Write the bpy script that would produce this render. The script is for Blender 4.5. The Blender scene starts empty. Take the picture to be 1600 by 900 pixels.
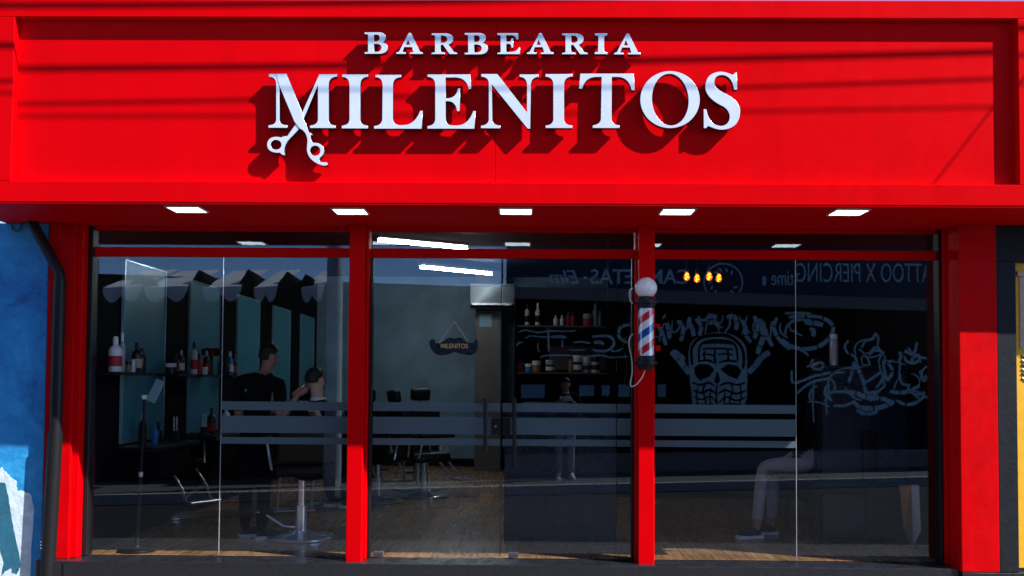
import bpy, bmesh, math, random
from mathutils import Vector, Matrix, Euler
random.seed(7)
R = math.radians
S = bpy.context.scene
COL = S.collection

# ------------------------------------------------------------------ camera
CAM = Vector((0.0, -8.4, 1.60))
PITCH, YAW, ROLL, SHIFT = 2.2, 0.75, 0.38, 0.0553
cd = bpy.data.cameras.new('camera'); cam = bpy.data.objects.new('camera', cd); COL.objects.link(cam)
cd.sensor_width = 36; cd.lens = 36; cd.shift_y = SHIFT; cd.clip_start = 0.05; cd.clip_end = 500
ROT = Matrix.Rotation(R(YAW), 3, 'Z') @ Matrix.Rotation(R(90 + PITCH), 3, 'X') @ Matrix.Rotation(R(ROLL), 3, 'Z')
cam.matrix_world = Matrix.Translation(CAM) @ ROT.to_4x4()
S.camera = cam

# ------------------------------------------------------------------ sky, sun, exposure
SUN = Vector((2.0, -1.0, 2.0)).normalized()           # direction towards the sun
w = bpy.data.worlds.new('World'); S.world = w; w.use_nodes = True
nt = w.node_tree
sky = nt.nodes.new('ShaderNodeTexSky'); sky.sky_type = 'NISHITA'; sky.sun_disc = False
sky.sun_elevation = math.asin(SUN.z); sky.sun_rotation = math.atan2(SUN.x, SUN.y)
sky.air_density = 0.4; sky.dust_density = 0.05; sky.ozone_density = 2.0
nt.links.new(sky.outputs[0], nt.nodes['Background'].inputs[0])
nt.nodes['Background'].inputs[1].default_value = 0.15
ld = bpy.data.lights.new('sun', 'SUN'); sun = bpy.data.objects.new('sun', ld); COL.objects.link(sun)
ld.energy = 4.3; ld.angle = R(0.5); ld.color = (1.0, 0.95, 0.88)
sun.rotation_euler = SUN.to_track_quat('Z', 'Y').to_euler(); sun.location = (6, -6, 12)
S.view_settings.view_transform = 'Standard'; S.view_settings.look = 'None'
S.view_settings.exposure = 1.15; S.view_settings.gamma = 1
S.render.engine = 'CYCLES'
S.cycles.use_denoising = True
S.cycles.max_bounces = 10; S.cycles.transparent_max_bounces = 24
S.cycles.sample_clamp_indirect = 6.0

# ------------------------------------------------------------------ photo measures -> places
def ray(px, py):
    return ROT @ Vector(((px - 800) / 1600, (450 - py) / 1600 + SHIFT, -1.0))
def W(px, py, y):                       # point on the plane at depth y
    d = ray(px, py); return CAM + d * ((y - CAM.y) / d.y)
def WZ(px, py, z):                      # point on the level z
    d = ray(px, py); return CAM + d * ((z - CAM.z) / d.z)
OA, OB = -9.9, -0.30                    # the facade across the street: y = OA + OB*x
def WO(px, py, off=0.0):                # a spot across the street, measured by its mirror image in the glass
    d = ray(px, py); t = (-(OA + off) - CAM.y) / (d.y + OB * d.x)
    p = CAM + d * t; return Vector((p.x, -p.y, p.z))

# ------------------------------------------------------------------ materials
def mat(name, col, rough=0.5, metal=0.0, var=0.0, vscale=4.0, bump=0.0, bscale=30.0, emit=0.0, spec=None, rvar=0.0, coat=0.0):
    m = bpy.data.materials.new(name); m.use_nodes = True
    n = m.node_tree.nodes; l = m.node_tree.links; b = n['Principled BSDF']
    b.inputs['Base Color'].default_value = (*col, 1); b.inputs['Roughness'].default_value = rough
    b.inputs['Metallic'].default_value = metal
    if spec is not None: b.inputs['Specular IOR Level'].default_value = spec
    if coat: b.inputs['Coat Weight'].default_value = coat; b.inputs['Coat Roughness'].default_value = 0.08
    if emit:
        b.inputs['Emission Color'].default_value = (*col, 1); b.inputs['Emission Strength'].default_value = emit
    if var or bump or rvar:
        tc = n.new('ShaderNodeNewGeometry')
        if var:
            t = n.new('ShaderNodeTexNoise'); t.inputs['Scale'].default_value = vscale
            t.inputs['Detail'].default_value = 6; t.inputs['Roughness'].default_value = 0.62
            l.new(tc.outputs['Position'], t.inputs['Vector'])
            r = n.new('ShaderNodeValToRGB')
            lo = [max(0, c * (1 - var)) for c in col]; hi = [min(1, c * (1 + var)) for c in col]
            r.color_ramp.elements[0].position = 0.3; r.color_ramp.elements[1].position = 0.7
            r.color_ramp.elements[0].color = (*lo, 1); r.color_ramp.elements[1].color = (*hi, 1)
            l.new(t.outputs['Fac'], r.inputs['Fac']); l.new(r.outputs['Color'], b.inputs['Base Color'])
        if rvar:
            t = n.new('ShaderNodeTexNoise'); t.inputs['Scale'].default_value = 9
            t.inputs['Detail'].default_value = 5
            l.new(tc.outputs['Position'], t.inputs['Vector'])
            mr = n.new('ShaderNodeMapRange'); mr.inputs['To Min'].default_value = max(0.02, rough - rvar)
            mr.inputs['To Max'].default_value = min(1, rough + rvar); mr.inputs['From Min'].default_value = .3; mr.inputs['From Max'].default_value = .7
            l.new(t.outputs['Fac'], mr.inputs['Value']); l.new(mr.outputs['Result'], b.inputs['Roughness'])
        if bump:
            t = n.new('ShaderNodeTexNoise'); t.inputs['Scale'].default_value = bscale; t.inputs['Detail'].default_value = 4
            l.new(tc.outputs['Position'], t.inputs['Vector'])
            bp = n.new('ShaderNodeBump'); bp.inputs['Strength'].default_value = bump; bp.inputs['Distance'].default_value = 0.01
            l.new(t.outputs['Fac'], bp.inputs['Height']); l.new(bp.outputs['Normal'], b.inputs['Normal'])
    return m
def glass_mat(name, tint, f0, rough=0.0, ripple=0.0):
    m = bpy.data.materials.new(name); m.use_nodes = True
    n = m.node_tree.nodes; l = m.node_tree.links; n.remove(n['Principled BSDF'])
    tr = n.new('ShaderNodeBsdfTransparent'); tr.inputs['Color'].default_value = (*tint, 1)
    gl = n.new('ShaderNodeBsdfGlossy'); gl.inputs['Roughness'].default_value = rough; gl.inputs['Color'].default_value = (.68, .83, .97, 1)
    lw = n.new('ShaderNodeLayerWeight'); lw.inputs['Blend'].default_value = 0.5
    pw = n.new('ShaderNodeMath'); pw.operation = 'POWER'; pw.inputs[1].default_value = 5
    ml = n.new('ShaderNodeMath'); ml.operation = 'MULTIPLY_ADD'; ml.inputs[1].default_value = 1 - f0; ml.inputs[2].default_value = f0
    mx = n.new('ShaderNodeMixShader')
    l.new(lw.outputs['Facing'], pw.inputs[0]); l.new(pw.outputs[0], ml.inputs[0]); l.new(ml.outputs[0], mx.inputs[0])
    l.new(tr.outputs[0], mx.inputs[1]); l.new(gl.outputs[0], mx.inputs[2])
    l.new(mx.outputs[0], n['Material Output'].inputs['Surface'])
    if ripple:
        g = n.new('ShaderNodeNewGeometry'); t = n.new('ShaderNodeTexNoise'); t.inputs['Scale'].default_value = 1.4; t.inputs['Detail'].default_value = 1
        l.new(g.outputs['Position'], t.inputs['Vector'])
        bp = n.new('ShaderNodeBump'); bp.inputs['Strength'].default_value = ripple; bp.inputs['Distance'].default_value = 0.01
        l.new(t.outputs['Fac'], bp.inputs['Height']); l.new(bp.outputs['Normal'], gl.inputs['Normal'])
    return m
def film_mat(name, col, clear):
    m = bpy.data.materials.new(name); m.use_nodes = True
    n = m.node_tree.nodes; l = m.node_tree.links; n.remove(n['Principled BSDF'])
    tr = n.new('ShaderNodeBsdfTransparent'); df = n.new('ShaderNodeBsdfDiffuse'); df.inputs['Color'].default_value = (*col, 1)
    mx = n.new('ShaderNodeMixShader'); mx.inputs[0].default_value = 1 - clear
    l.new(tr.outputs[0], mx.inputs[1]); l.new(df.outputs[0], mx.inputs[2]); l.new(mx.outputs[0], n['Material Output'].inputs['Surface'])
    return m

M = {}
M['red'] = mat('red_panel', (0.61, 0.0002, 0.0025), 0.42, var=0.06, vscale=0.9, rvar=0.06, bump=0.03, bscale=2.2, spec=0.03)
M['red_plaster'] = mat('red_plaster', (0.58, 0.0003, 0.0025), 0.5, var=0.12, vscale=5, bump=0.12, bscale=34, rvar=0.1, spec=0.06)
for key in ('red', 'red_plaster'):
    n = M[key].node_tree.nodes; l = M[key].node_tree.links; b = n['Principled BSDF']; src = b.inputs['Base Color'].links[0].from_socket
    g = n.new('ShaderNodeNewGeometry'); mp_ = n.new('ShaderNodeMapping'); mp_.inputs['Scale'].default_value = (7, 7, .5)
    t = n.new('ShaderNodeTexNoise'); t.inputs['Scale'].default_value = 1.0; t.inputs['Detail'].default_value = 7
    l.new(g.outputs['Position'], mp_.inputs['Vector']); l.new(mp_.outputs[0], t.inputs['Vector'])
    mr = n.new('ShaderNodeMapRange'); mr.inputs['From Min'].default_value = .35; mr.inputs['From Max'].default_value = .7; mr.inputs['To Min'].default_value = 1.02; mr.inputs['To Max'].default_value = .94 if key == 'red' else .88
    mu = n.new('ShaderNodeMix'); mu.data_type = 'RGBA'; mu.blend_type = 'MULTIPLY'; mu.inputs[0].default_value = 1
    l.new(t.outputs['Fac'], mr.inputs['Value']); l.new(src, mu.inputs[6]); l.new(mr.outputs['Result'], mu.inputs[7]); l.new(mu.outputs[2], b.inputs['Base Color'])
M['letter_face'] = mat('brushed_silver', (0.72, 0.76, 0.82), 0.26, 0.3, var=0.04, vscale=6, rvar=0.06)
M['letter_side'] = mat('letter_return', (0.012, 0.013, 0.03), 0.35)
M['black_metal'] = mat('black_metal', (0.010, 0.010, 0.012), 0.42, spec=0.25)
M['black_wall'] = mat('black_plaster', (0.010, 0.012, 0.017), 0.6, var=0.3, vscale=12, bump=0.2, bscale=40, spec=0.2)
M['granite'] = mat('dark_granite', (0.014, 0.015, 0.020), 0.3, var=0.35, vscale=60, bump=0.03, bscale=40, rvar=0.1)
M['glass'] = glass_mat('shop_glass', (0.95, 0.97, 0.975), 0.054, ripple=0.012)
M['film'] = film_mat('frosted_film', (0.095, 0.14, 0.165), 0.22)
M['led'] = mat('led_panel', (1, 0.99, 0.97), 0.4, emit=3.0)
M['led_rim'] = mat('white_rim', (0.62, 0.62, 0.62), 0.4)
M['tube'] = mat('tube_glow', (0.86, 0.95, 1.0), 0.4, emit=48)
M['bulb_glow'] = mat('filament_glow', (1.0, 0.22, 0.02), 0.4, emit=9)
M['bulb_glass'] = glass_mat('amber_glass', (1.0, 0.62, 0.22), 0.05)
n = M['bulb_glass'].node_tree.nodes; l = M['bulb_glass'].node_tree.links      # the lit bulb glows amber through its glass
em = n.new('ShaderNodeEmission'); em.inputs[0].default_value = (1, .23, .02, 1); em.inputs[1].default_value = 0.22
ads = n.new('ShaderNodeAddShader'); mxs = [q for q in n if q.bl_idname == 'ShaderNodeMixShader'][0]
l.new(mxs.outputs[0], ads.inputs[0]); l.new(em.outputs[0], ads.inputs[1]); l.new(ads.outputs[0], n['Material Output'].inputs['Surface'])
M['globe'] = None
M['white'] = mat('white_plastic', (0.72, 0.74, 0.76), 0.35)
M['chrome'] = mat('chrome', (0.88, 0.90, 0.93), 0.14, 0.7)
M['steel'] = mat('brushed_steel', (0.55, 0.56, 0.58), 0.28, 1.0)
M['leather'] = mat('black_leather', (0.007, 0.007, 0.008), 0.36, spec=0.3, bump=0.2, bscale=90)
M['rubber'] = mat('black_rubber', (0.015, 0.015, 0.016), 0.7)
M['mirror'] = mat('mirror_painted_reflection', (0.035, 0.235, 0.32), 0.33, 0.1)  # teal base colour stands in for the room reflected in the mirrors
M['mirror_edge'] = mat('mirror_edge', (0.30, 0.48, 0.55), 0.2, 0.4)
M['int_black'] = mat('interior_black', (0.005, 0.005, 0.0065), 0.7, var=0.2, vscale=2, spec=0.04)
M['int_blue'] = mat('burnt_cement', (0.15, 0.245, 0.315), 0.55, var=0.35, vscale=1.6, bump=0.1, bscale=8, rvar=0.1)
M['int_brown'] = mat('brown_plaster', (0.09, 0.075, 0.07), 0.7, var=0.2, vscale=3)
M['ceiling'] = mat('dark_ceiling', (0.006, 0.006, 0.008), 0.8, spec=0.05)
M['navy'] = mat('navy_laminate', (0.012, 0.018, 0.034), 0.28, rvar=0.06)
M['skin'] = mat('skin', (0.36, 0.19, 0.125), 0.5)
M['skin_light'] = mat('skin_light', (0.62, 0.38, 0.28), 0.5)
M['black_cloth'] = mat('black_cloth', (0.005, 0.005, 0.006), 0.9, spec=0.1, bump=0.5, bscale=16)
M['grey_cloth'] = mat('grey_trousers', (0.34, 0.33, 0.35), 0.9, var=0.15, vscale=10, bump=0.9, bscale=14)
M['hair'] = mat('dark_hair', (0.010, 0.009, 0.008), 0.55, bump=0.5, bscale=180)
M['sole'] = mat('white_sole', (0.75, 0.75, 0.73), 0.6)
M['wood'] = mat('pale_wood', (0.42, 0.22, 0.10), 0.5, var=0.2, vscale=6)
M['orange'] = mat('orange_letters', (0.95, 0.50, 0.16), 0.5)
M['cord'] = mat('white_cord', (0.62, 0.60, 0.55), 0.5)
M['asphalt'] = mat('asphalt', (0.032, 0.029, 0.031), 0.8, spec=0.2, var=0.35, vscale=1.2, bump=0.4, bscale=50)
M['pavement'] = mat('concrete_pavement', (0.12, 0.11, 0.105), 0.85, var=0.2, vscale=1.5, bump=0.3, bscale=25)
M['kerb'] = mat('kerb_concrete', (0.42, 0.39, 0.38), 0.85, var=0.2, vscale=4)
M['opp_navy'] = mat('sign_navy', (0.03, 0.055, 0.095), 0.6, spec=0.15)
M['opp_dark'] = mat('mural_black', (0.004, 0.004, 0.006), 0.85, spec=0.03)
M['mural'] = mat('mural_blue', (0.55, 0.82, 0.98), 0.7, var=0.2, vscale=3)
M['sign_paint'] = mat('sign_paint', (0.6, 0.84, 0.98), 0.6)
M['awning'] = mat('awning_cloth', (0.90, 0.85, 0.86), 0.8, var=0.08, vscale=6, bump=0.3, bscale=14)
m = M['awning']; n = m.node_tree.nodes; l = m.node_tree.links
tl = n.new('ShaderNodeBsdfTranslucent'); tl.inputs['Color'].default_value = (.62, .56, .56, 1); ad_ = n.new('ShaderNodeMixShader'); ad_.inputs[0].default_value = .12
l.new(n['Principled BSDF'].outputs[0], ad_.inputs[1]); l.new(tl.outputs[0], ad_.inputs[2]); l.new(ad_.outputs[0], n['Material Output'].inputs['Surface'])
M['opp_ledge'] = mat('ledge_grey', (0.22, 0.20, 0.20), 0.8)
M['pole'] = mat('pole_concrete', (0.38, 0.40, 0.43), 0.8, var=0.2, vscale=6)
M['wire'] = mat('cable_black', (0.02, 0.02, 0.02), 0.6)
M['blue_tile'] = mat('pale_blue_tile', (0.25, 0.42, 0.58), 0.5)

# globe of the barber pole: milky glass
m = mat('opal_globe', (0.86, 0.90, 0.94), 0.06, coat=1.0); m.node_tree.nodes['Principled BSDF'].inputs['Transmission Weight'].default_value = 0.12
m.node_tree.nodes['Principled BSDF'].inputs['Subsurface Weight'].default_value = 0.0; M['globe'] = m
# blue street wall: patchy paint
m = bpy.data.materials.new('blue_wall_paint'); m.use_nodes = True; n = m.node_tree.nodes; l = m.node_tree.links; b = n['Principled BSDF']
g = n.new('ShaderNodeNewGeometry')
def ramp(fac, stops):
    r = n.new('ShaderNodeValToRGB')
    while len(r.color_ramp.elements) < len(stops): r.color_ramp.elements.new(0.5)
    for e, (p, c) in zip(r.color_ramp.elements, stops): e.position = p; e.color = (*c, 1)
    l.new(fac, r.inputs['Fac']); return r.outputs['Color']
t1 = n.new('ShaderNodeTexNoise'); t1.inputs['Scale'].default_value = 2.6; t1.inputs['Detail'].default_value = 12; t1.inputs['Roughness'].default_value = 0.76; t1.inputs['Distortion'].default_value = .4
l.new(g.outputs['Position'], t1.inputs['Vector'])
c1 = ramp(t1.outputs['Fac'], [(0.30, (0.006, 0.06, 0.22)), (0.42, (0.012, 0.19, 0.50)), (0.56, (0.02, 0.30, 0.66)), (0.72, (0.06, 0.42, 0.75))])
l.new(c1, b.inputs['Base Color']); b.inputs['Roughness'].default_value = 0.62
t2 = n.new('ShaderNodeTexNoise'); t2.inputs['Scale'].default_value = 22; t2.inputs['Detail'].default_value = 5; l.new(g.outputs['Position'], t2.inputs['Vector'])
bp = n.new('ShaderNodeBump'); bp.inputs['Strength'].default_value = 0.5; bp.inputs['Distance'].default_value = 0.01
l.new(t2.outputs['Fac'], bp.inputs['Height']); l.new(bp.outputs['Normal'], b.inputs['Normal']); M['blue_wall'] = m
M['white_patch'] = mat('white_wall_paint', (0.60, 0.72, 0.80), 0.7, var=0.2, vscale=14, bump=0.5, bscale=20)
M['teal_patch'] = mat('teal_wall_paint', (0.02, 0.13, 0.21), 0.65, var=0.15, vscale=9, bump=0.4, bscale=20)
M['yellow'] = mat('yellow_paint', (0.80, 0.42, 0.01), 0.55, var=0.12, vscale=8)
M['beige'] = mat('beige_poster', (0.55, 0.40, 0.27), 0.7, var=0.15, vscale=20)
# planks: wood grain, each board its own tone
def plank_mat(i):
    m = bpy.data.materials.new('oak_plank'); m.use_nodes = True; n = m.node_tree.nodes; l = m.node_tree.links; b = n['Principled BSDF']
    g = n.new('ShaderNodeNewGeometry'); mp = n.new('ShaderNodeMapping'); mp.inputs['Scale'].default_value = (22, 1.6, 1); mp.inputs['Location'].default_value = (i * 3.1, i * 1.7, 0)
    l.new(g.outputs['Position'], mp.inputs['Vector'])
    t = n.new('ShaderNodeTexNoise'); t.inputs['Scale'].default_value = 1.6; t.inputs['Detail'].default_value = 7; t.inputs['Distortion'].default_value = .6
    l.new(mp.outputs[0], t.inputs['Vector']); r = n.new('ShaderNodeValToRGB'); k = (0.82, 1.0, 1.18, 0.92)[i]
    r.color_ramp.elements[0].position = .3; r.color_ramp.elements[1].position = .7
    r.color_ramp.elements[0].color = (.19 * k, .098 * k, .046 * k, 1); r.color_ramp.elements[1].color = (.42 * k, .235 * k, .115 * k, 1)
    l.new(t.outputs['Fac'], r.inputs['Fac']); l.new(r.outputs['Color'], b.inputs['Base Color']); b.inputs['Roughness'].default_value = 0.27
    return m
PLANK = [plank_mat(i) for i in range(4)]
# barber stripe: red / white / blue helix
m = bpy.data.materials.new('barber_stripes'); m.use_nodes = True; n = m.node_tree.nodes; l = m.node_tree.links; b = n['Principled BSDF']
tc = n.new('ShaderNodeTexCoord'); sp = n.new('ShaderNodeSeparateXYZ'); l.new(tc.outputs['Object'], sp.inputs[0])
at = n.new('ShaderNodeMath'); at.operation = 'ARCTAN2'; l.new(sp.outputs['Y'], at.inputs[0]); l.new(sp.outputs['X'], at.inputs[1])
dv = n.new('ShaderNodeMath'); dv.operation = 'MULTIPLY'; dv.inputs[1].default_value = 1 / (2 * math.pi); l.new(at.outputs[0], dv.inputs[0])
ma = n.new('ShaderNodeMath'); ma.operation = 'MULTIPLY_ADD'; ma.inputs[1].default_value = 3.95; l.new(sp.outputs['Z'], ma.inputs[0]); 
ng = n.new('ShaderNodeMath'); ng.operation = 'MULTIPLY'; ng.inputs[1].default_value = -1.0; l.new(dv.outputs[0], ng.inputs[0]); l.new(ng.outputs[0], ma.inputs[2])
ad = n.new('ShaderNodeMath'); ad.operation = 'ADD'; ad.inputs[1].default_value = 10.62; l.new(ma.outputs[0], ad.inputs[0])
fr = n.new('ShaderNodeMath'); fr.operation = 'FRACT'; l.new(ad.outputs[0], fr.inputs[0])
rr = n.new('ShaderNodeValToRGB'); rr.color_ramp.interpolation = 'CONSTANT'
for _ in range(2): rr.color_ramp.elements.new(0.5)
for e, (p, c) in zip(rr.color_ramp.elements, [(0, (.8, .8, .82)), (.25, (.62, .012, .02)), (.5, (.8, .8, .82)), (.75, (.01, .07, .38))]): e.position = p; e.color = (*c, 1)
l.new(fr.outputs[0], rr.inputs['Fac']); l.new(rr.outputs[0], b.inputs['Base Color']); b.inputs['Roughness'].default_value = 0.2; b.inputs['Coat Weight'].default_value = .5
M['stripes'] = m

# ------------------------------------------------------------------ builders
def wloc(p):
    v = Vector((0, 0, 0))
    while p is not None: v += p.location; p = p.parent
    return v
def obj(name, me, material=None, parent=None, local=False):
    if material is not None and len(me.materials) == 0: me.materials.append(material)
    if parent is not None and not local: me.transform(Matrix.Translation(-wloc(parent)))
    o = bpy.data.objects.new(name, me); COL.objects.link(o); o.parent = parent
    return o
def tag(o, label, cat, group=None):
    o['label'] = label; o['category'] = cat
    if group: o['group'] = group
    return o
def thing(name, loc, label, cat, group=None):
    o = bpy.data.objects.new(name, None); COL.objects.link(o); o.location = loc; o.empty_display_size = 0.1
    return tag(o, label, cat, group)
def struct(o): o['kind'] = 'structure'; return o
def center_origin(o, p):                # put a mesh object's origin at p (world), mesh given in world coordinates
    o.data.transform(Matrix.Translation(-Vector(p))); o.location = Vector(p); return o
def bm_mesh(bm, name='mesh', smooth=False):
    me = bpy.data.meshes.new(name); bm.normal_update(); bm.to_mesh(me); bm.free()
    if smooth:
        for p in me.polygons: p.use_smooth = True
    return me
def box_bm(x0, x1, y0, y1, z0, z1, bevel=0.003, seg=1, bm=None):
    own = bm is None
    b = bmesh.new()
    bmesh.ops.create_cube(b, size=1)
    for v in b.verts:
        v.co = Vector((x0 + (v.co.x + .5) * (x1 - x0), y0 + (v.co.y + .5) * (y1 - y0), z0 + (v.co.z + .5) * (z1 - z0)))
    if bevel:
        bmesh.ops.bevel(b, geom=b.edges[:], offset=min(bevel, .45 * min(abs(x1 - x0), abs(y1 - y0), abs(z1 - z0))), segments=seg, affect='EDGES', profile=.6)
    bmesh.ops.recalc_face_normals(b, faces=b.faces[:])
    if own: return b
    t = bpy.data.meshes.new('t'); b.to_mesh(t); b.free(); bm.from_mesh(t); bpy.data.meshes.remove(t); return bm
def box(name, x0, x1, y0, y1, z0, z1, m, parent=None, bevel=0.003, seg=1, local=False):
    return obj(name, bm_mesh(box_bm(min(x0, x1), max(x0, x1), min(y0, y1), max(y0, y1), min(z0, z1), max(z0, z1), bevel, seg), name), m, parent, local)
def lathe_bm(profile, seg=24, c=(0, 0, 0), bm=None, mtx=None):
    b = bm or bmesh.new(); rings = []; c = Vector(c)
    for r, z in profile:
        ring = []
        for k in range(seg if r > 1e-6 else 1):
            a = 2 * math.pi * k / seg; p = Vector((r * math.cos(a), r * math.sin(a), z))
            if mtx: p = mtx @ p
            ring.append(b.verts.new(p + c))
        rings.append(ring)
    for A, B in zip(rings, rings[1:]):
        for k in range(seg):
            a0, a1 = A[k % len(A)], A[(k + 1) % len(A)]; b0, b1 = B[k % len(B)], B[(k + 1) % len(B)]
            vs = [a0, a1, b1, b0]; u = []
            for v in vs:
                if v not in u: u.append(v)
            if len(u) > 2: b.faces.new(u)
    for ring, flip in ((rings[0], True), (rings[-1], False)):
        if len(ring) > 2: b.faces.new(ring[::-1] if flip else ring)
    bmesh.ops.recalc_face_normals(b, faces=b.faces[:])
    return b
def smooth_by_angle(me, ang=40):
    for p in me.polygons: p.use_smooth = True
    b = bmesh.new(); b.from_mesh(me)
    for e in b.edges:
        if len(e.link_faces) == 2 and e.calc_face_angle(0) > R(ang): e.smooth = False
    b.to_mesh(me); b.free(); return me
def lathe(name, profile, m, parent=None, c=(0, 0, 0), seg=24, mtx=None, local=False):
    return obj(name, smooth_by_angle(bm_mesh(lathe_bm(profile, seg, c, None, mtx), name)), m, parent, local)
def tube_bm(pts, rad, seg=8, bm=None):
    b = bm or bmesh.new(); pts = [Vector(p) for p in pts]; rings = []
    rads = rad if isinstance(rad, (list, tuple)) else [rad] * len(pts)
    up = Vector((0, 0, 1))
    prev = None
    for i, p in enumerate(pts):
        t = (pts[min(i + 1, len(pts) - 1)] - pts[max(i - 1, 0)]).normalized()
        if prev is None:
            a = up if abs(t.z) < .9 else Vector((1, 0, 0)); u = t.cross(a).normalized()
        else:
            u = (prev - t * prev.dot(t)).normalized()
        prev = u; v = t.cross(u)
        rings.append([b.verts.new(p + (u * math.cos(2 * math.pi * k / seg) + v * math.sin(2 * math.pi * k / seg)) * rads[i]) for k in range(seg)])
    for A, B in zip(rings, rings[1:]):
        for k in range(seg): b.faces.new((A[k], A[(k + 1) % seg], B[(k + 1) % seg], B[k]))
    b.faces.new(rings[0][::-1]); b.faces.new(rings[-1])
    bmesh.ops.recalc_face_normals(b, faces=b.faces[:])
    return b
def tube(name, pts, rad, m, parent=None, seg=8, local=False):
    return obj(name, smooth_by_angle(bm_mesh(tube_bm(pts, rad, seg), name), 50), m, parent, local)
def ell_bm(c, rx, ry, rz, bm=None, u=16, v=10):
    b = bm or bmesh.new()
    bmesh.ops.create_uvsphere(b, u_segments=u, v_segments=v, radius=1, matrix=Matrix.Translation(Vector(c)) @ Matrix.Diagonal((rx, ry, rz, 1)))
    return b
def parse(path, n=9):                   # tiny outline language: M/L points, Q control+point, Z
    tok = path.replace(',', ' ').split(); i = 0; subs = []; cur = []; cmd = 'L'
    while i < len(tok):
        if tok[i] in 'MLQZ':
            cmd = tok[i]; i += 1
            if cmd == 'M' and cur: subs.append(cur); cur = []
            if cmd == 'Z': subs.append(cur); cur = []
            continue
        if cmd in 'ML': cur.append((float(tok[i]), float(tok[i + 1]))); i += 2; cmd = 'L' if cmd == 'M' else cmd
        else:
            x0, y0 = cur[-1]; x1, y1, x2, y2 = (float(t) for t in tok[i:i + 4]); i += 4
            for k in range(1, n + 1):
                t = k / n; cur.append(((1 - t) ** 2 * x0 + 2 * t * (1 - t) * x1 + t * t * x2, (1 - t) ** 2 * y0 + 2 * t * (1 - t) * y1 + t * t * y2))
    if cur: subs.append(cur)
    return subs
def ellipse(cx, cy, rx, ry, rot=0, n=48):
    c, s = math.cos(R(rot)), math.sin(R(rot)); o = []
    for k in range(n):
        a = 2 * math.pi * k / n; x, y = rx * math.cos(a), ry * math.sin(a); o.append((cx + x * c - y * s, cy + x * s + y * c))
    return o
def slab(loops, y0, y1, mapf, bevel=0.0):
    """outline loops (2-D, with holes) -> mesh slab between depths y0 (front) and y1; mapf(p) -> (x, z)"""
    cu = bpy.data.curves.new('c', 'CURVE'); cu.dimensions = '2D'; cu.fill_mode = 'BOTH'
    for lp in loops:
        s = cu.splines.new('POLY'); s.points.add(len(lp) - 1)
        for q, p in zip(s.points, lp): x, z = mapf(p); q.co = (x, z, 0, 1)
        s.use_cyclic_u = True
    cu.extrude = abs(y1 - y0) / 2 - bevel; cu.bevel_depth = bevel; cu.bevel_resolution = 1
    if bevel: cu.offset = -bevel
    o = bpy.data.objects.new('c', cu); COL.objects.link(o)
    dg = bpy.context.evaluated_depsgraph_get(); me = bpy.data.meshes.new_from_object(o.evaluated_get(dg))
    bpy.data.objects.remove(o); bpy.data.curves.remove(cu)
    me.transform(Matrix(((1, 0, 0, 0), (0, 0, 1, (y0 + y1) / 2), (0, 1, 0, 0), (0, 0, 0, 1))))
    b = bmesh.new(); b.from_mesh(me); bmesh.ops.remove_doubles(b, verts=b.verts[:], dist=1e-5); bmesh.ops.recalc_face_normals(b, faces=b.faces[:]); b.to_mesh(me); b.free()
    me.materials.clear()
    return me
def text_mesh(s, size=1.0, ext=0.002, bold=0.0, shear=0.0):
    cu = bpy.data.curves.new('t', 'FONT'); cu.body = s; cu.size = size; cu.extrude = ext; cu.offset = bold; cu.shear = shear
    cu.resolution_u = 4
    o = bpy.data.objects.new('t', cu); COL.objects.link(o)
    dg = bpy.context.evaluated_depsgraph_get(); me = bpy.data.meshes.new_from_object(o.evaluated_get(dg))
    bpy.data.objects.remove(o); bpy.data.curves.remove(cu); me.materials.clear()
    return me
def fit_mesh(me, fn):
    xs = [v.co.x for v in me.vertices]; ys = [v.co.y for v in me.vertices]; x0, x1, y0, y1 = min(xs), max(xs), min(ys), max(ys)
    for v in me.vertices: v.co = fn((v.co.x - x0) / (x1 - x0), (v.co.y - y0) / (y1 - y0), v.co.z)
    return me

# ------------------------------------------------------------------ ground, road, pavements
YF = -1.10                               # front of the fascia
ZF = 0.18                                # shop floor level
def sheet(name, x0, x1, y0, y1, z, m, nx=1):
    me = bpy.data.meshes.new(name); me.from_pydata([(x0, y0, z), (x1, y0, z), (x1, y1, z), (x0, y1, z)], [], [(0, 1, 2, 3)]); return obj(name, me, m)
struct(sheet('ground', -140, 140, -160, 120, -0.14, M['asphalt']))
struct(box('pavement', -30, 30, -2.1, -0.02, -0.13, 0.0, M['pavement'], bevel=0.01))
def ky(x): return -7.65 - 0.30 * x       # far kerb line (the street widens to the right)
def skew_box(name, x0, x1, o0, o1, z0, z1, m, f=ky, parent=None):
    vs = []
    for z in (z0, z1):
        vs += [(x0, f(x0) + o0, z), (x1, f(x1) + o0, z), (x1, f(x1) + o1, z), (x0, f(x0) + o1, z)]
    me = bpy.data.meshes.new(name); me.from_pydata(vs, [], [(3, 2, 1, 0), (4, 5, 6, 7), (0, 1, 5, 4), (1, 2, 6, 5), (2, 3, 7, 6), (3, 0, 4, 7)])
    b = bmesh.new(); b.from_mesh(me); bmesh.ops.recalc_face_normals(b, faces=b.faces[:]); b.to_mesh(me); b.free()
    return obj(name, me, m, parent)
struct(skew_box('pavement_opposite', -16, 20, -3.2, -0.16, -0.13, 0.0, M['pavement']))
struct(skew_box('kerb_opposite', -16, 20, -0.155, 0.0, -0.13, 0.012, M['kerb']))

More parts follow.
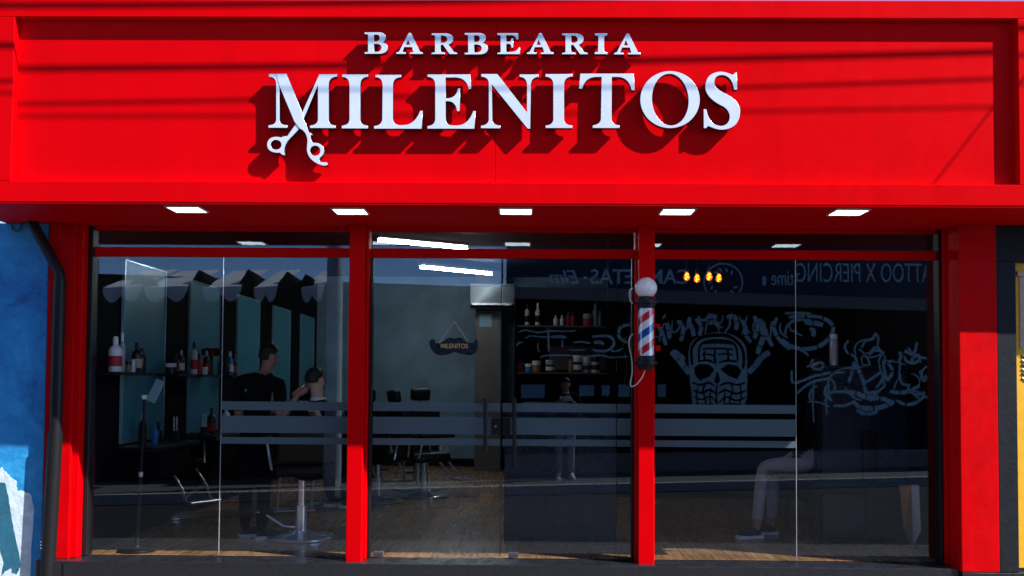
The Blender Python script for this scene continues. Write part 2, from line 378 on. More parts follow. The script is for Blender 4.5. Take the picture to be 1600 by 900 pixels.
# ------------------------------------------------------------------ the barbershop: facade
shop = thing('barbershop', (0, 0, 0), 'red and black barbershop front with deep red sign fascia and glass bays', 'building')
zS = W(800, 318.5, YF).z                 # soffit level
xFL, xFR = W(-90, 200, YF).x, W(1680, 200, YF).x
YC, YRC = -0.20, -0.33                  # fronts of the left column and pillars, and of the right column
zFT = W(1500, 1.0, YF).z
xi0, xi1 = W(20, 150, YF).x, W(1592, 150, YF).x
zi1, zi0 = W(800, 27.5, YF).z, W(800, 285.5, YF).z
YR = YF + 0.075
box('fascia_border', xFL, xFR, YF, YF + .3, zi1, zFT, M['red'], shop, .004)
box('fascia_border', xFL, xFR, YF, YF + .3, zS, zi0, M['red'], shop, .004)
box('fascia_border', xFL, xi0, YF, YF + .3, zi0 + .0005, zi1 - .0005, M['red'], shop, .002)
box('fascia_border', xi1, xFR, YF, YF + .3, zi0 + .0005, zi1 - .0005, M['red'], shop, .002)
xs = W(775, 100, YR).x
box('fascia_sheet', xi0 - .05, xs - .0012, YR, YR + .02, zi0 - .05, zi1 + .05, M['red'], shop, .0008)
box('fascia_sheet', xs + .0012, xi1 + .05, YR, YR + .02, zi0 - .05, zi1 + .05, M['red'], shop, .0008)
box('fascia_backing', xFL + .02, xFR - .02, YF + .31, 0.24, zS + .04, zFT - .01, M['int_black'], shop, 0)
xLc = W(78, 380, -.27).x
box('soffit', xFL + .005, xFR - .005, YF + .005, 0.10, zS - .012, zS + .03, M['red'], shop, .002)
# columns and pillars
xL0, xL1 = W(74, 500, YC).x, W(115, 500, YC).x
xR0, xR1 = W(1500, 600, YRC).x, W(1559, 600, YRC).x
zC = zS - .013
box('column', xL0, xL1, YC, .12, ZF, zC, M['red_plaster'], shop, .006, 2)
box('column', xR0, xR1, YRC, .12, ZF - .02, zC, M['red_plaster'], shop, .006, 2)
xP = []
for a, b_ in ((543.5, 567.5), (998, 1022)):
    x0, x1 = W(a, 600, YC).x, W(b_, 600, YC).x; xP.append((x0, x1))
    box('pillar', x0, x1, YC, .05, ZF - .012, zC, M['red'], shop, .004)
    box('pillar_trim', x0 - .018, x0 - .001, -.10, .05, ZF + .001, zC, M['red'], shop, .003)
    box('pillar_trim', x1 + .001, x1 + .018, -.10, .05, ZF + .001, zC, M['red'], shop, .003)
# stepped jambs by the columns
box('jamb', xL1 + .001, xL1 + .045, -.16, .05, ZF + .001, zC, M['red'], shop, .003)
box('jamb', xL1 + .046, xL1 + .085, -.06, .05, ZF + .001, zC, M['black_metal'], shop, .003)
xRj = xR0 - .05
box('jamb', xRj + .025, xR0 - .001, -.10, .05, ZF + .001, zC, M['red'], shop, .003)
box('jamb', xRj, xRj + .024, -.06, .05, ZF + .001, zC, M['black_metal'], shop, .003)
# plinth / sill
box('sill', xL1 + .001, xR0 - .001, -.295, .03, -.0, ZF - .001, M['granite'], shop, .006, 2)
box('plinth', xL0 - .01, xL1, -.285, .10, 0, ZF - .001, M['granite'], shop, .004)
box('plinth', xR0, xR1 + .24, YRC - .012, .10, 0, ZF - .022, M['granite'], shop, .004)
# bays
zB0, zB1 = W(800, 403, -.03).z, W(800, 389, -.03).z
bays = [(xL1 + .086, xP[0][0] - .019), (xP[0][1] + .019, xP[1][0] - .019), (xP[1][1] + .019, xRj - .001)]
for x0, x1 in bays:
    box('transom_bar', x0, x1, -.035, .035, zB0, zB1, M['red'], shop, .004)
    box('header', x0, x1, -.03, .03, zC - .03, zC - .001, M['red'], shop, .003)
    box('transom_pane', x0 + .002, x1 - .002, -.004, .004, zB1 + .001, zC - .031, M['glass'], shop, 0)
def pane(parent, name, x0, x1, z0=ZF + .012, z1=None):
    return box(name, x0, x1, -.005, .005, z0, (z1 or zB0) - .003, M['glass'], parent, 0)
def stripes(p, x0, x1):
    for a, b_ in ((630, 643.5), (652.5, 679), (686, 696.5)):
        box('film_stripe', x0, x1, -.0085, -.0065, W(800, b_, 0).z, W(800, a, 0).z, M['film'], p, 0)
xa = W(346.5, 600, 0).x
p1 = pane(shop, 'window_pane', bays[0][0] + .002, xa - .0025)
p2 = pane(shop, 'window_pane', xa + .0025, bays[0][1] - .002); stripes(p2, xa + .006, bays[0][1] - .004)
xb = W(1243.5, 600, 0).x
p3 = pane(shop, 'window_pane', bays[2][0] + .002, xb - .0025); stripes(p3, bays[2][0] + .004, xb - .006)
p4 = pane(shop, 'window_pane', xb + .0025, bays[2][1] - .002)
for x in (xa, xb): box('glass_joint', x - .0022, x + .0022, -.006, .006, ZF + .012, zB0 - .002, M['chrome'], shop, 0)
# sliding / hinged glass doors of the middle bay
xd = W(784, 600, 0).x; xe = W(963, 600, 0).x
d1 = pane(shop, 'glass_door', bays[1][0] + .03, xd - .004, ZF + .022); stripes(d1, bays[1][0] + .034, xd - .008)
d2 = pane(shop, 'glass_door', xd + .004, xe, ZF + .022); stripes(d2, xd + .008, xe - .002)
p5 = pane(shop, 'side_pane', xe + .003, bays[1][1] - .022); stripes(p5, xe + .006, bays[1][1] - .026)
box('door_seal', xd - .0095, xd - .0045, -.011, .011, ZF + .022, zB0 - .003, M['black_metal'], d1, 0)
box('door_jamb', bays[1][0] + .001, bays[1][0] + .026, -.03, .03, ZF + .001, zB0, M['black_metal'], shop, .002)
box('door_jamb', bays[1][1] - .02, bays[1][1] - .001, -.03, .03, ZF + .001, zB0, M['black_metal'], shop, .002)
def handle(px, py0, py1, d):
    a, b_ = W(px, py0, -.06), W(px, py1, -.06)
    bm = tube_bm([a, b_], .017, 10)
    for t in (.12, .88):
        q = a.lerp(b_, t); tube_bm([q, q + Vector((0, .055, 0))], .009, 8, bm)
    obj('door_handle', smooth_by_angle(bm_mesh(bm), 50), M['black_metal'], d)
handle(758.5, 622, 708, d1); handle(803.5, 622, 728, d2)
a, b_ = W(768, 653, -.02), W(783, 679, -.02)
box('door_lock', a.x, b_.x - .001, -.028, -.009, b_.z, a.z, M['black_metal'], d1, .003)
a, b_ = W(785, 653, -.02), W(797, 679, -.02)
box('door_lock', a.x + .001, b_.x, -.028, -.009, b_.z, a.z, M['black_metal'], d2, .003)
kc = W(774.5, 666, -.03)
lathe('keyhole', [(0, -.004), (.009, -.004), (.009, .004), (0, .004)], M['chrome'], shop, (kc.x, -.031, kc.z), 12, Matrix.Rotation(R(90), 3, 'X'))
for px, d in ((590, d1), (800, d2)):
    a = W(px, 866, 0)
    box('patch_fitting', a.x - .03, a.x + .05, -.014, .014, ZF + .008, ZF + .05, M['steel'], d, .003)

# ------------------------------------------------------------------ soffit lights
names = ['leftmost square white light panel in the red soffit', 'square white soffit light just left of the first red pillar top',
         'middle square white light panel in the red soffit', 'square white soffit light just right of the second red pillar top', 'rightmost square white light panel in the red soffit']
for (px, py), lb in zip(((292.5, 326.5), (547.5, 329.5), (806, 329.5), (1058, 330), (1325.5, 331)), names):
    c = WZ(px, py, zS - .013); h = .125
    t = thing('soffit_light', (c.x, c.y, zS - .022), lb, 'light', 'square lights in the soffit')
    bm = bmesh.new()
    for x0, x1, y0, y1 in ((-h, h, -h, -h + .012), (-h, h, h - .012, h), (-h, -h + .012, -h + .012, h - .012), (h - .012, h, -h + .012, h - .012)):
        box_bm(c.x + x0, c.x + x1, c.y + y0, c.y + y1, zS - .022, zS - .0125, 0, 1, bm)
    obj('rim', bm_mesh(bm), M['led_rim'], t)
    box('diffuser', c.x - h + .0125, c.x + h - .0125, c.y - h + .0125, c.y + h - .0125, zS - .018, zS - .0125, M['led'], t, 0)

# ------------------------------------------------------------------ sign letters
YL0, YL1, YL2 = YR - .084, YR - .078, YR - .030        # face front, face back, body back
def letter(label, loops, tr, lift=0.0, extra=None):
    def mp(p):
        q = tr(p); v = W(q[0], q[1], YL0); return (v.x, v.z)
    pts = [mp(p) for lp in loops for p in lp]
    cx = (min(p[0] for p in pts) + max(p[0] for p in pts)) / 2; cz = min(p[1] for p in pts)
    t = thing('sign_letter', (cx, YR, cz), label, 'letter', 'raised sign letters')
    layers = [(loops, 0.0)] + (extra or [])
    for lp, lf in layers:
        obj('letter_body', slab(lp, YL1 - lf - .0005, YL2, mp), M['letter_side'], t)
        obj('letter_face', slab(lp, YL0 - lf, YL1 - lf - .001, mp, .0012), M['letter_face'], t)
    for k in (0.25, 0.75):                              # stand-off pins to the panel
        q = pts[int(len(pts) * k)]
        x = q[0] * .8 + cx * .2
    return t
def T(ox, oy, s): return lambda p: (p[0] / s + ox, p[1] / s + oy)
c1, c2, c3, c4, c5 = T(410, 100, 8), T(580, 100, 8), T(740, 100, 8), T(890, 100, 8.035), T(990, 100, 8.033)
sc = T(410, 190, 12)
def pxl(path, t): return [[t(p) for p in lp] for lp in parse(path)]
ident = lambda p: p
Mstem = pxl('M 80,125 L 200,125 212,270 212,690 Q 214,765 312,765 L 312,797 75,797 75,765 Q 170,765 172,690 L 172,240 Q 168,165 82,160 Z', c1)
Mright = pxl('M 712,128 L 930,128 930,158 Q 828,165 826,260 L 826,690 Q 828,765 915,768 L 915,800 595,800 595,768 Q 690,765 694,690 L 694,260 515,690 480,640 500,600 Z', c1)
hand1 = pxl('M 700,-70 L 775,-40 690,130 560,265 Q 470,350 440,410 Q 400,490 405,560 L 422,628 Q 380,632 345,600 L 325,578 Q 290,585 240,580 Q 90,560 85,430 Q 95,290 250,283 Q 310,285 345,297 Q 390,268 465,270 L 620,50 Z', sc) + [ellipse(*sc((253, 432)), 102 / 12, 92 / 12)]
blade = [[c1((176, 125)), c1((300, 125)), c1((500, 610)), c1((515, 690))] + [sc(p) for p in parse('M 795,0 L 880,215 905,208 945,255 920,250 Q 900,262 903,300 Q 908,360 955,400 Q 1010,395 1060,412 Q 1160,455 1155,550 Q 1150,620 1105,655 Q 1062,690 1065,715 Q 1070,755 1120,765 L 1190,765 Q 1228,775 1222,805 Q 1215,830 1150,828 Q 1000,800 900,690 Q 832,600 835,500 L 845,380 Q 850,290 800,210 Q 760,155 710,135 L 600,0')[0]] + [c1((212, 270))]] + [ellipse(*sc((990, 547)), 98 / 12, 95 / 12)]
letter('large silver letter M crossed with scissor handles, first of the lower row', Mstem, ident,
       extra=[(Mright, 0.0), (hand1, -0.003), (blade, 0.003)])
def L8(label, path, t): return letter(label, parse(path), t)
L8('large silver letter I right after the scissor M', 'M 998,130 L 1318,130 1318,160 Q 1225,165 1222,260 L 1222,690 Q 1225,765 1318,770 L 1318,805 992,805 992,770 Q 1085,765 1088,690 L 1088,260 Q 1085,165 998,162 Z', c1)
L8('large silver letter L in the lower row of the sign', 'M 52,135 L 372,135 372,165 Q 275,170 270,260 L 268,680 Q 275,765 370,765 L 430,762 Q 550,745 612,585 L 642,585 630,808 35,808 35,775 Q 130,770 138,690 L 142,260 Q 138,170 55,165 Z', c2)
L8('large silver letter E in the lower row of the sign', 'M 703,130 L 1240,130 1248,310 1220,315 Q 1190,170 1050,168 L 930,168 930,428 960,428 Q 1065,420 1085,305 L 1110,305 1105,590 1075,590 Q 1055,465 960,465 L 930,465 930,690 Q 940,765 1010,768 L 1090,768 Q 1220,750 1275,588 L 1305,588 1288,808 703,808 703,775 Q 795,770 800,690 L 800,260 Q 798,168 705,160 Z', c2)
L8('large silver letter N in the lower row of the sign', 'M 95,125 L 295,125 668,605 668,260 Q 665,170 577,160 L 577,130 812,130 812,160 Q 718,170 714,260 L 708,808 675,808 228,255 232,690 Q 238,765 333,770 L 333,803 92,803 92,770 Q 185,765 190,690 L 190,240 Q 185,165 97,158 Z', c3)
L8('large silver letter I between the N and the T', 'M 898,125 L 1235,125 1235,155 Q 1130,165 1130,260 L 1130,690 Q 1135,765 1232,768 L 1232,800 900,800 900,768 Q 992,765 996,690 L 996,260 Q 995,165 898,158 Z', c3)
L8('large silver letter T in the lower row of the sign', 'M 135,120 L 805,120 817,328 778,328 Q 745,165 600,162 L 530,162 526,690 Q 535,765 627,770 L 625,803 290,803 290,770 Q 385,760 393,690 L 402,162 330,162 Q 190,170 157,310 L 117,308 Z', c4)
letter('large round silver letter O in the lower row', [ellipse(457, 447, 373, 358), ellipse(460, 447, 230, 325, -4)], c5)
L8('large silver letter S, last of the lower row', 'M 1270,108 L 1293,108 1300,320 1262,322 Q 1235,140 1105,138 Q 1010,145 1012,235 Q 1020,305 1120,355 Q 1335,450 1338,590 Q 1330,815 1110,825 Q 1040,825 945,780 Q 920,780 912,805 L 880,805 880,568 912,568 Q 950,775 1100,778 Q 1200,770 1207,660 Q 1205,590 1130,535 Q 905,430 900,290 Q 905,105 1090,97 Q 1160,97 1235,135 Q 1262,130 1270,108 Z', c5)
Bp = 'M 95,105 L 330,105 Q 425,110 425,185 Q 420,240 375,260 Q 458,280 458,345 Q 450,435 330,440 L 95,440 95,415 150,410 150,140 95,130 Z M 243,142 L 290,142 Q 330,150 330,190 Q 328,240 280,248 L 243,250 Z M 243,285 L 290,285 Q 360,295 360,345 Q 355,405 290,408 L 243,408 Z'
Ap = 'M 785,115 L 822,115 960,405 1005,420 1005,442 805,442 805,420 860,415 835,335 715,335 685,410 738,420 738,442 590,442 590,420 635,405 Z M 775,220 L 740,300 810,300 Z'
Rp = 'M 1145,120 L 1370,120 Q 1480,130 1480,205 Q 1475,275 1405,295 L 1490,410 1540,425 1540,445 1425,445 1320,300 1285,300 1285,410 1350,420 1350,445 1142,445 1142,425 1197,415 1197,155 1145,145 Z M 1288,155 L 1330,155 Q 1385,165 1388,215 Q 1385,260 1330,268 L 1288,268 Z'
Ep = 'M 770,118 L 1095,118 1100,215 1070,215 Q 1050,155 990,150 L 910,150 910,255 960,250 Q 985,245 990,200 L 1018,200 1018,345 990,345 Q 985,290 955,285 L 910,285 910,412 1000,410 Q 1080,400 1105,340 L 1128,340 1120,445 770,445 770,425 822,415 822,155 770,145 Z'
Ip = 'M 795,120 L 990,120 990,145 940,165 935,405 990,420 990,445 790,445 790,420 845,405 850,165 795,148 Z'
L8('small silver letter B, first of the upper row', Bp, T(560, 40, 10)); L8('first small silver letter A of the upper row, after the first B', Ap, T(560, 40, 10))
L8('first small silver letter R of the upper row', Rp, T(560, 40, 10)); L8('second small silver letter B of the upper row', Bp, T(716.5, 41, 10))
L8('small silver letter E in the upper row', Ep, T(700, 40, 10)); L8('second small silver letter A of the upper row, after the E', Ap, T(764.2, 40.2, 10))
L8('second small silver letter R of the upper row', Rp, T(763.8, 40.2, 10)); L8('small silver letter I in the upper row', Ip, T(850, 40, 10))
L8('small silver letter A, last of the upper row', Ap, T(900.5, 40.8, 10))

# ------------------------------------------------------------------ walls beside the shop
YB = -0.19
xbR = W(71, 600, YB).x
wl = thing('blue_wall', (xbR - 1.5, YB, 0), 'blue patchy painted plaster wall at the left edge', 'wall')
box('plaster', -9, xbR, YB, .12, 0.0, zS - .014, M['blue_wall'], wl, .008, 2)
def patch(name, path, m, parent, y, t=0.004, tr=None, py=None):
    lp = parse(path)
    mp = lambda p: (lambda v: (v.x, v.z))(W(*(tr(p) if tr else p), y))
    return obj(name, slab(lp, y - t, y + .001, mp), m, parent)
def rough_path(pts, amp, n=4, seed=1):
    rnd = random.Random(seed); out = []
    for (x0, y0), (x1, y1) in zip(pts, pts[1:] + pts[:1]):
        for k in range(n):
            t = k / n; out.append((x0 + (x1 - x0) * t + rnd.uniform(-amp, amp), y0 + (y1 - y0) * t + rnd.uniform(-amp, amp)))
    return 'M ' + ' '.join('%f,%f' % p for p in out[:1]) + ' L ' + ' '.join('%f,%f' % p for p in out[1:]) + ' Z'
wp = T(0, 660, 3.75)
patch('white_paint', rough_path([wp(p) for p in ((-60, 300), (10, 265), (60, 320), (95, 345), (98, 400), (130, 400), (180, 420), (200, 510), (190, 640), (178, 940), (-60, 940))], .9, 6), M['white_patch'], wl, YB)
patch('teal_paint', rough_path([wp(p) for p in ((-60, 345), (30, 355), (48, 430), (65, 540), (85, 650), (110, 760), (122, 840), (100, 885), (75, 880), (70, 850), (30, 870), (10, 900), (25, 820), (0, 735), (-60, 700))], .5, 5, 3), M['teal_patch'], wl, YB - .0045, .003)
hk = [W(*p, YB - .004) for p in ((20, 336), (25, 338), (23, 344), (18, 351), (19, 359), (25, 362), (31, 359), (33, 351), (30, 346))]
tube('painted_hook', hk, .008, M['teal_patch'], wl, 6)

xk = W(1591, 700, YRC).x
wr = thing('black_wall', ((xR1 + xk) / 2, -.45, 0), 'black plaster wall strip right of the red column', 'wall')
box('plaster', xR1 + .001, xk, YRC + .005, .3, ZF - .02, zS - .3, M['black_wall'], wr, .006, 2)
box('plaster_top', xR1 + .001, xk + 1.5, YRC + .03, .3, zS - .299, zS - .014, M['black_wall'], wr, .004)
yr = thing('mural_wall', (xk + .6, -.40, 0), 'yellow mural wall with a beige and striped poster at right edge', 'wall')
YM = -.24
box('yellow_board', xk + .004, xk + 1.4, YM, .1, ZF, zS - .3, M['yellow'], yr, .004)
a, b_ = W(1588, 432, YM), W(1588, 545, YM)
box('beige_sheet', W(1593, 500, YM).x, xk + 1.4, YM - .006, YM - .0005, b_.z, a.z, M['beige'], yr, .001)
box('beige_heading', W(1588, 500, YM).x, xk + 1.4, YM - .03, YM - .007, a.z, a.z + .04, M['beige'], yr, .002)
for k in range(6):
    z = W(1595, 555 + k * 7, YM).z; x0 = W(1596, 550, YM).x
    obj('stripe', bm_mesh(tube_bm([(x0, YM - .002, z), (x0 + .12, YM - .002, z - .09)], .008, 6)), M['white'] if k % 2 else M['black_metal'], yr)
box('lower_plinth', xk + .25, xk + 1.4, -.30, .1, 0, ZF - .02, M['granite'], yr, .004)

nc = thing('neighbour_canopy', (xFR + 2, -.5, zS), 'plain black canopy of the shop next door, right of the red fascia', 'canopy')
box('canopy_slab', xFR + .004, xFR + 5, YRC - .435, .3, zS + .001, zS + .12, M['black_wall'], nc, .004)
box('canopy_fascia', xFR + .004, xFR + 5, YRC - .434, YRC - .3, zS + .121, zFT - .3, M['black_wall'], nc, .004)
# drain pipe with a bend under the soffit
dp = thing('drain_pipe', W(78, 898, -.262).to_tuple(), 'black drain pipe with a sloping upper arm between blue wall and red column', 'pipe')
Pd = [W(34, 318, -.262), W(92, 424, -.262)]
Pd2 = [W(93, 436, -.262), W(86.5, 676, -.262)]
tube('upper_arm', [Pd[0], Pd[1], W(94, 432, -.262), W(93.5, 446, -.262)], [.042, .042, .043, .043], M['black_metal'], dp, 14)
tube('pipe', [W(93.4, 438, -.262), W(87, 676, -.262)], .048, M['black_metal'], dp, 16)
tube('lower_pipe', [W(86.8, 674, -.262), W(72, 935, -.262)], .057, M['black_metal'], dp, 16)
for py in (845, 850, 855):
    c = W(68, py, -.262); obj('pipe_screw', bm_mesh(ell_bm((c.x + .005, -.318, c.z), .004, .004, .004, None, 6, 4)), M['chrome'], dp)

# ------------------------------------------------------------------ barber pole on the second pillar
c = W(1009.5, 533, -.32); yB = -.315
bp_ = thing('barber_pole', (c.x, yB, W(1009, 577, yB).z), 'red white and blue striped barber pole with round globe on pillar', 'barber pole')
def zz(py): return W(1009, py, yB).z
x = c.x
o = lathe('striped_cylinder', [(0, -.19), (.060, -.19), (.060, .19), (0, .19)], M['stripes'], bp_, (0, 0, 0), 32, None, True)
z0, z1 = zz(556), zz(482); o.location = (0, 0, (z0 + z1) / 2 - bp_.location.z); o.scale = (1, 1, (z1 - z0) / .38)
lathe('glass_sleeve', [(.066, z0 - .002), (.066, z1 + .002)], M['glass'], bp_, (x, yB, 0), 32)
def collar(za, zb, flip):
    h = zb - za
    pr = [(0, 0), (.050, 0), (.062, .12 * h), (.066, .30 * h), (.078, .36 * h), (.080, .5 * h), (.078, .62 * h), (.070, .66 * h), (.070, .9 * h), (.066, h), (0, h)]
    if flip: pr = [(r, h - zq) for r, zq in pr][::-1]
    lathe('collar', [(r, za + zq) for r, zq in pr], M['black_metal'], bp_, (x, yB, 0), 28)
collar(zz(578), zz(556), False); collar(zz(482), zz(463), True)
for py in (473, 567):
    box('bracket', x - .02, x + .02, yB + .05, YC - .001, zz(py) - .022, zz(py) + .022, M['black_metal'], bp_, .003)
    box('bracket_ear', x - .092, x + .092, yB + .0, yB + .018, zz(py) - .014, zz(py) + .014, M['black_metal'], bp_, .004)
gc = W(1008.5, 450, yB)
obj('globe', bm_mesh(ell_bm((x, yB, gc.z), .088, .088, .086, None, 32, 20), smooth=True), M['globe'], bp_)
lathe('globe_neck', [(.045, zz(465)), (.045, zz(461))], M['black_metal'], bp_, (x, yB, 0), 20)
cab = [W(*p, yy) for *p, yy in ((1008, 578, -.315), (1003, 590, -.29), (995, 600, -.27), (987, 604, -.26), (985, 598, -.25), (988, 580, -.24), (987, 560, -.24), (983, 540, -.24), (984, 528, -.23), (989, 522, -.22))]
def smooth_pts(P, n=6):
    out = []
    for i in range(len(P) - 1):
        p0, p1, p2, p3 = P[max(i - 1, 0)], P[i], P[i + 1], P[min(i + 2, len(P) - 1)]
        for k in range(n):
            t = k / n
            out.append(.5 * ((2 * p1) + (p2 - p0) * t + (2 * p0 - 5 * p1 + 4 * p2 - p3) * t * t + (3 * p1 - p0 - 3 * p2 + p3) * t ** 3))
    return out + [P[-1]]
tube('power_cord', smooth_pts(cab), .0045, M['cord'], bp_, 6)
cab = [W(*p, -.22) for p in ((989, 474), (985, 470), (984, 460), (985, 453), (989, 450))]
tube('cord_loop', smooth_pts(cab), .0055, M['cord'], bp_, 6)
for py, w_ in ((509, .012), (544, .02)):
    q = W(1027, py, -.12); box('wall_clip', q.x - .02, q.x + .02, -.16, -.11, q.z - w_, q.z + w_, M['red'], bp_, .004)
#INTERIOR
# ------------------------------------------------------------------ interior shell
XL, XR = bays[0][0] - .06, bays[2][1] + .06
YBK, ZC = 9.3, 3.45
sub = struct(box('floor', XL - .3, XR + .3, .031, YBK + .3, 0.0, ZF - .014, M['int_black'], None, 0))
pm = {}
rnd = random.Random(4); ncol = 37; pw_ = (XR - XL) / ncol
for i in range(ncol):
    off = rnd.uniform(0, 1.3); y = .033
    edges = [.033] + [off + .2 + 1.3 * k for k in range(5) if .1 < off + .2 + 1.3 * k < 5.4] + [5.5]
    for a, b_ in zip(edges, edges[1:]):
        key = round(b_ - a, 3)
        o = box('plank', XL + i * pw_ + .0009, XL + (i + 1) * pw_ - .0009, a + .0009, b_ - .0009, ZF - .0135, ZF - .0005 - rnd.uniform(0, .0007), PLANK[rnd.randrange(4)], sub, .0012)
box('plank_field', XL, XR, 5.501, YBK, ZF - .0135, ZF - .0008, PLANK[1], sub, 0)['kind'] = 'stuff'
struct(box('ceiling', XL - .3, XR + .3, .12, YBK + .3, ZC, ZC + .12, M['ceiling'], None, 0))
struct(box('wall_left', XL - .25, XL, .121, YBK + .3, ZF - .02, ZC - .001, M['int_black'], None, 0))
struct(box('wall_right', XR, XR + .25, .121, YBK + .3, ZF - .02, ZC - .001, M['int_black'], None, 0))
struct(box('wall_front_upper', XL - .25, XR + .25, .06, .119, zS + .031, ZC + .12, M['int_black'], None, 0))
wb = struct(box('wall_back', XL, XR, YBK, YBK + .25, ZF - .02, ZC - .001, M['int_blue'], None, 0))
box('baseboard', XL + .002, XR - .002, YBK - .015, YBK - .001, ZF, ZF + .13, M['int_black'], wb, .002)
struct(box('wall_partition', 1.05, XR - .002, 4.6, 4.75, ZF, ZC - .002, M['int_black'], None, 0))
# room column that carries the air conditioner
a, b_ = W(742, 600, 8.3), W(782, 600, 8.3)
struct(box('wall_column', a.x, b_.x, 8.3, 8.8, ZF, ZC - .002, M['int_brown'], None, .004))
q0, q1 = W(749, 491, 8.29), W(768, 511, 8.29)
tag(box('wall_notice', q0.x, q1.x, 8.29, 8.299, q1.z, q0.z, M['int_blue'], None, .001), 'small bluish square notice on the brown room column', 'notice')
# air conditioner
q0, q1 = W(735, 442, 8.03), W(803, 481, 8.03)
ac = thing('air_conditioner', (q0.x, 8.03, q1.z), 'white split air conditioner on the brown column inside', 'air conditioner')
hz = q0.z - q1.z
me = slab(parse('M 0,0 L 0.0,0.8 Q 0.0,1.0 0.25,1.0 L 1,1 1,0.0 0.55,0 Q 0.2,0.0 0.0,0.16 Z'), q0.x, q1.x, lambda p: (p[0] * .26, q1.z + p[1] * hz))
me.transform(Matrix(((0, 1, 0, 0), (1, 0, 0, 8.03), (0, 0, 1, 0), (0, 0, 0, 1))))
b2 = bmesh.new(); b2.from_mesh(me); bmesh.ops.recalc_face_normals(b2, faces=b2.faces[:]); b2.to_mesh(me); b2.free()
obj('casing', me, mat('ac_plastic', (0.38, 0.42, 0.46), 0.35), ac)
box('louvre', q0.x + .03, q1.x - .03, 8.025, 8.045, q1.z + hz * .10, q1.z + hz * .2, M['steel'], ac, .003)
box('inlet_grille', q0.x + .02, q1.x - .02, 8.026, 8.0295, q0.z - hz * .14, q0.z - hz * .12, M['rubber'], ac, 0)
# tube lights
for (pa, pb, z, lb) in (((657, 418), (768, 428.5), 3.30, 'long white tube light near the blue back wall'), ((591, 376), (730, 388.5), 3.30, 'long white tube light seen behind the door transom glass')):
    A, B = WZ(*pa, z), WZ(*pb, z)
    t = thing('tube_light', ((A + B) / 2).to_tuple(), lb, 'light', 'tube lights on the ceiling')
    tube('tube', [A, B], .013, M['tube'], t, 10)
    d = (B - A).normalized(); n_ = Vector((-d.y, d.x, 0)) * .05; up = Vector((0, 0, .032))
    bm = bmesh.new(); vs = [bm.verts.new(p) for p in (A - n_ + up, B - n_ + up, B + n_ + up, A + n_ + up, A - n_ + up * 2.2, B - n_ + up * 2.2, B + n_ + up * 2.2, A + n_ + up * 2.2)]
    for f in ((0, 3, 2, 1), (4, 5, 6, 7), (0, 1, 5, 4), (1, 2, 6, 5), (2, 3, 7, 6), (3, 0, 4, 7)): bm.faces.new([vs[k] for k in f])
    obj('batten', bm_mesh(bm), M['white'], t)
    for k in (.12, .88):
        p = A.lerp(B, k); tube('hanger', [p + up * 2, Vector((p.x, p.y, ZC))], .004, M['steel'], t, 6)
# pendant bulbs
for k, (px, py) in enumerate(((1073, 431), (1089, 434), (1108, 431), (1123, 433.5))):
    c = W(px, py, 3.0 + .12 * (k % 2)); lb = ('leftmost amber filament bulb of the hanging four', 'second amber filament bulb from the left of the four', 'third amber filament bulb from the left of the four', 'rightmost amber filament bulb of the hanging four')[k]
    t = thing('pendant_bulb', c.to_tuple(), lb, 'bulb', 'amber pendant bulbs')
    tube('cord', [(c.x, c.y, c.z + .10), (c.x, c.y, ZC)], .004, M['rubber'], t, 6)
    lathe('socket', [(0, .10), (.016, .10), (.02, .06), (.02, .045), (0, .045)], M['black_metal'], t, c, 14)
    lathe('bulb', [(.014, .046), (.018, .03), (.034, 0), (.037, -.02), (.028, -.045), (0, -.056)], M['bulb_glass'], t, c, 18)
    tube('filament', [c + Vector((math.sin(j * 2.1) * .018, math.cos(j * 2.1) * .018, .028 - j * .011)) for j in range(7)], .007, M['bulb_glow'], t, 6)

# ------------------------------------------------------------------ mirrors on the left wall
MIR = [(.70, 1.77), (2.50, 3.57), (4.32, 5.39), (6.14, 7.2), (7.95, 8.95)]
mname = ['tall teal mirror nearest the street on the left wall', 'second tall teal mirror from the street on the left wall', 'third tall teal mirror, above the barber', 'fourth tall teal mirror, between barber and client', 'farthest tall teal mirror on the left wall']
for (a, b_), lb in zip(MIR, mname):
    t = thing('wall_mirror', (XL, (a + b_) / 2, 1.0), lb, 'mirror', 'mirrors along the left wall')
    box('mirror_glass', XL + .012, XL + .02, a + .02, b_ - .02, 1.06, 2.68, M['mirror'], t, 0)
    box('backing', XL + .001, XL + .0115, a, b_, 1.04, 2.70, M['mirror_edge'], t, .002)
    for y0, y1 in ((a, a + .019), (b_ - .019, b_)): box('frame_strip', XL + .012, XL + .03, y0, y1, 1.04, 2.70, M['mirror_edge'], t, .002)
    box('frame_strip', XL + .012, XL + .03, a + .02, b_ - .02, 2.681, 2.70, M['mirror_edge'], t, .002)
    w_ = thing('styling_counter', (XL + .2, (a + b_) / 2, .8), {'tall': 'black styling counter under the mirror nearest the street', 'seco': 'black styling counter under the second mirror from the street', 'thir': 'black styling counter under the third mirror from the street', 'four': 'black styling counter under the fourth mirror from the street', 'fart': 'black styling counter under the farthest mirror'}[lb[:4]], 'counter', 'styling counters along the left wall')
    box('counter_top', XL + .002, XL + .36, a - .1, b_ + .1, .98, 1.02, M['leather'], w_, .004)
    box('drawer', XL + .002, XL + .33, a + .1, b_ - .1, .72, .978, M['int_black'], w_, .004)
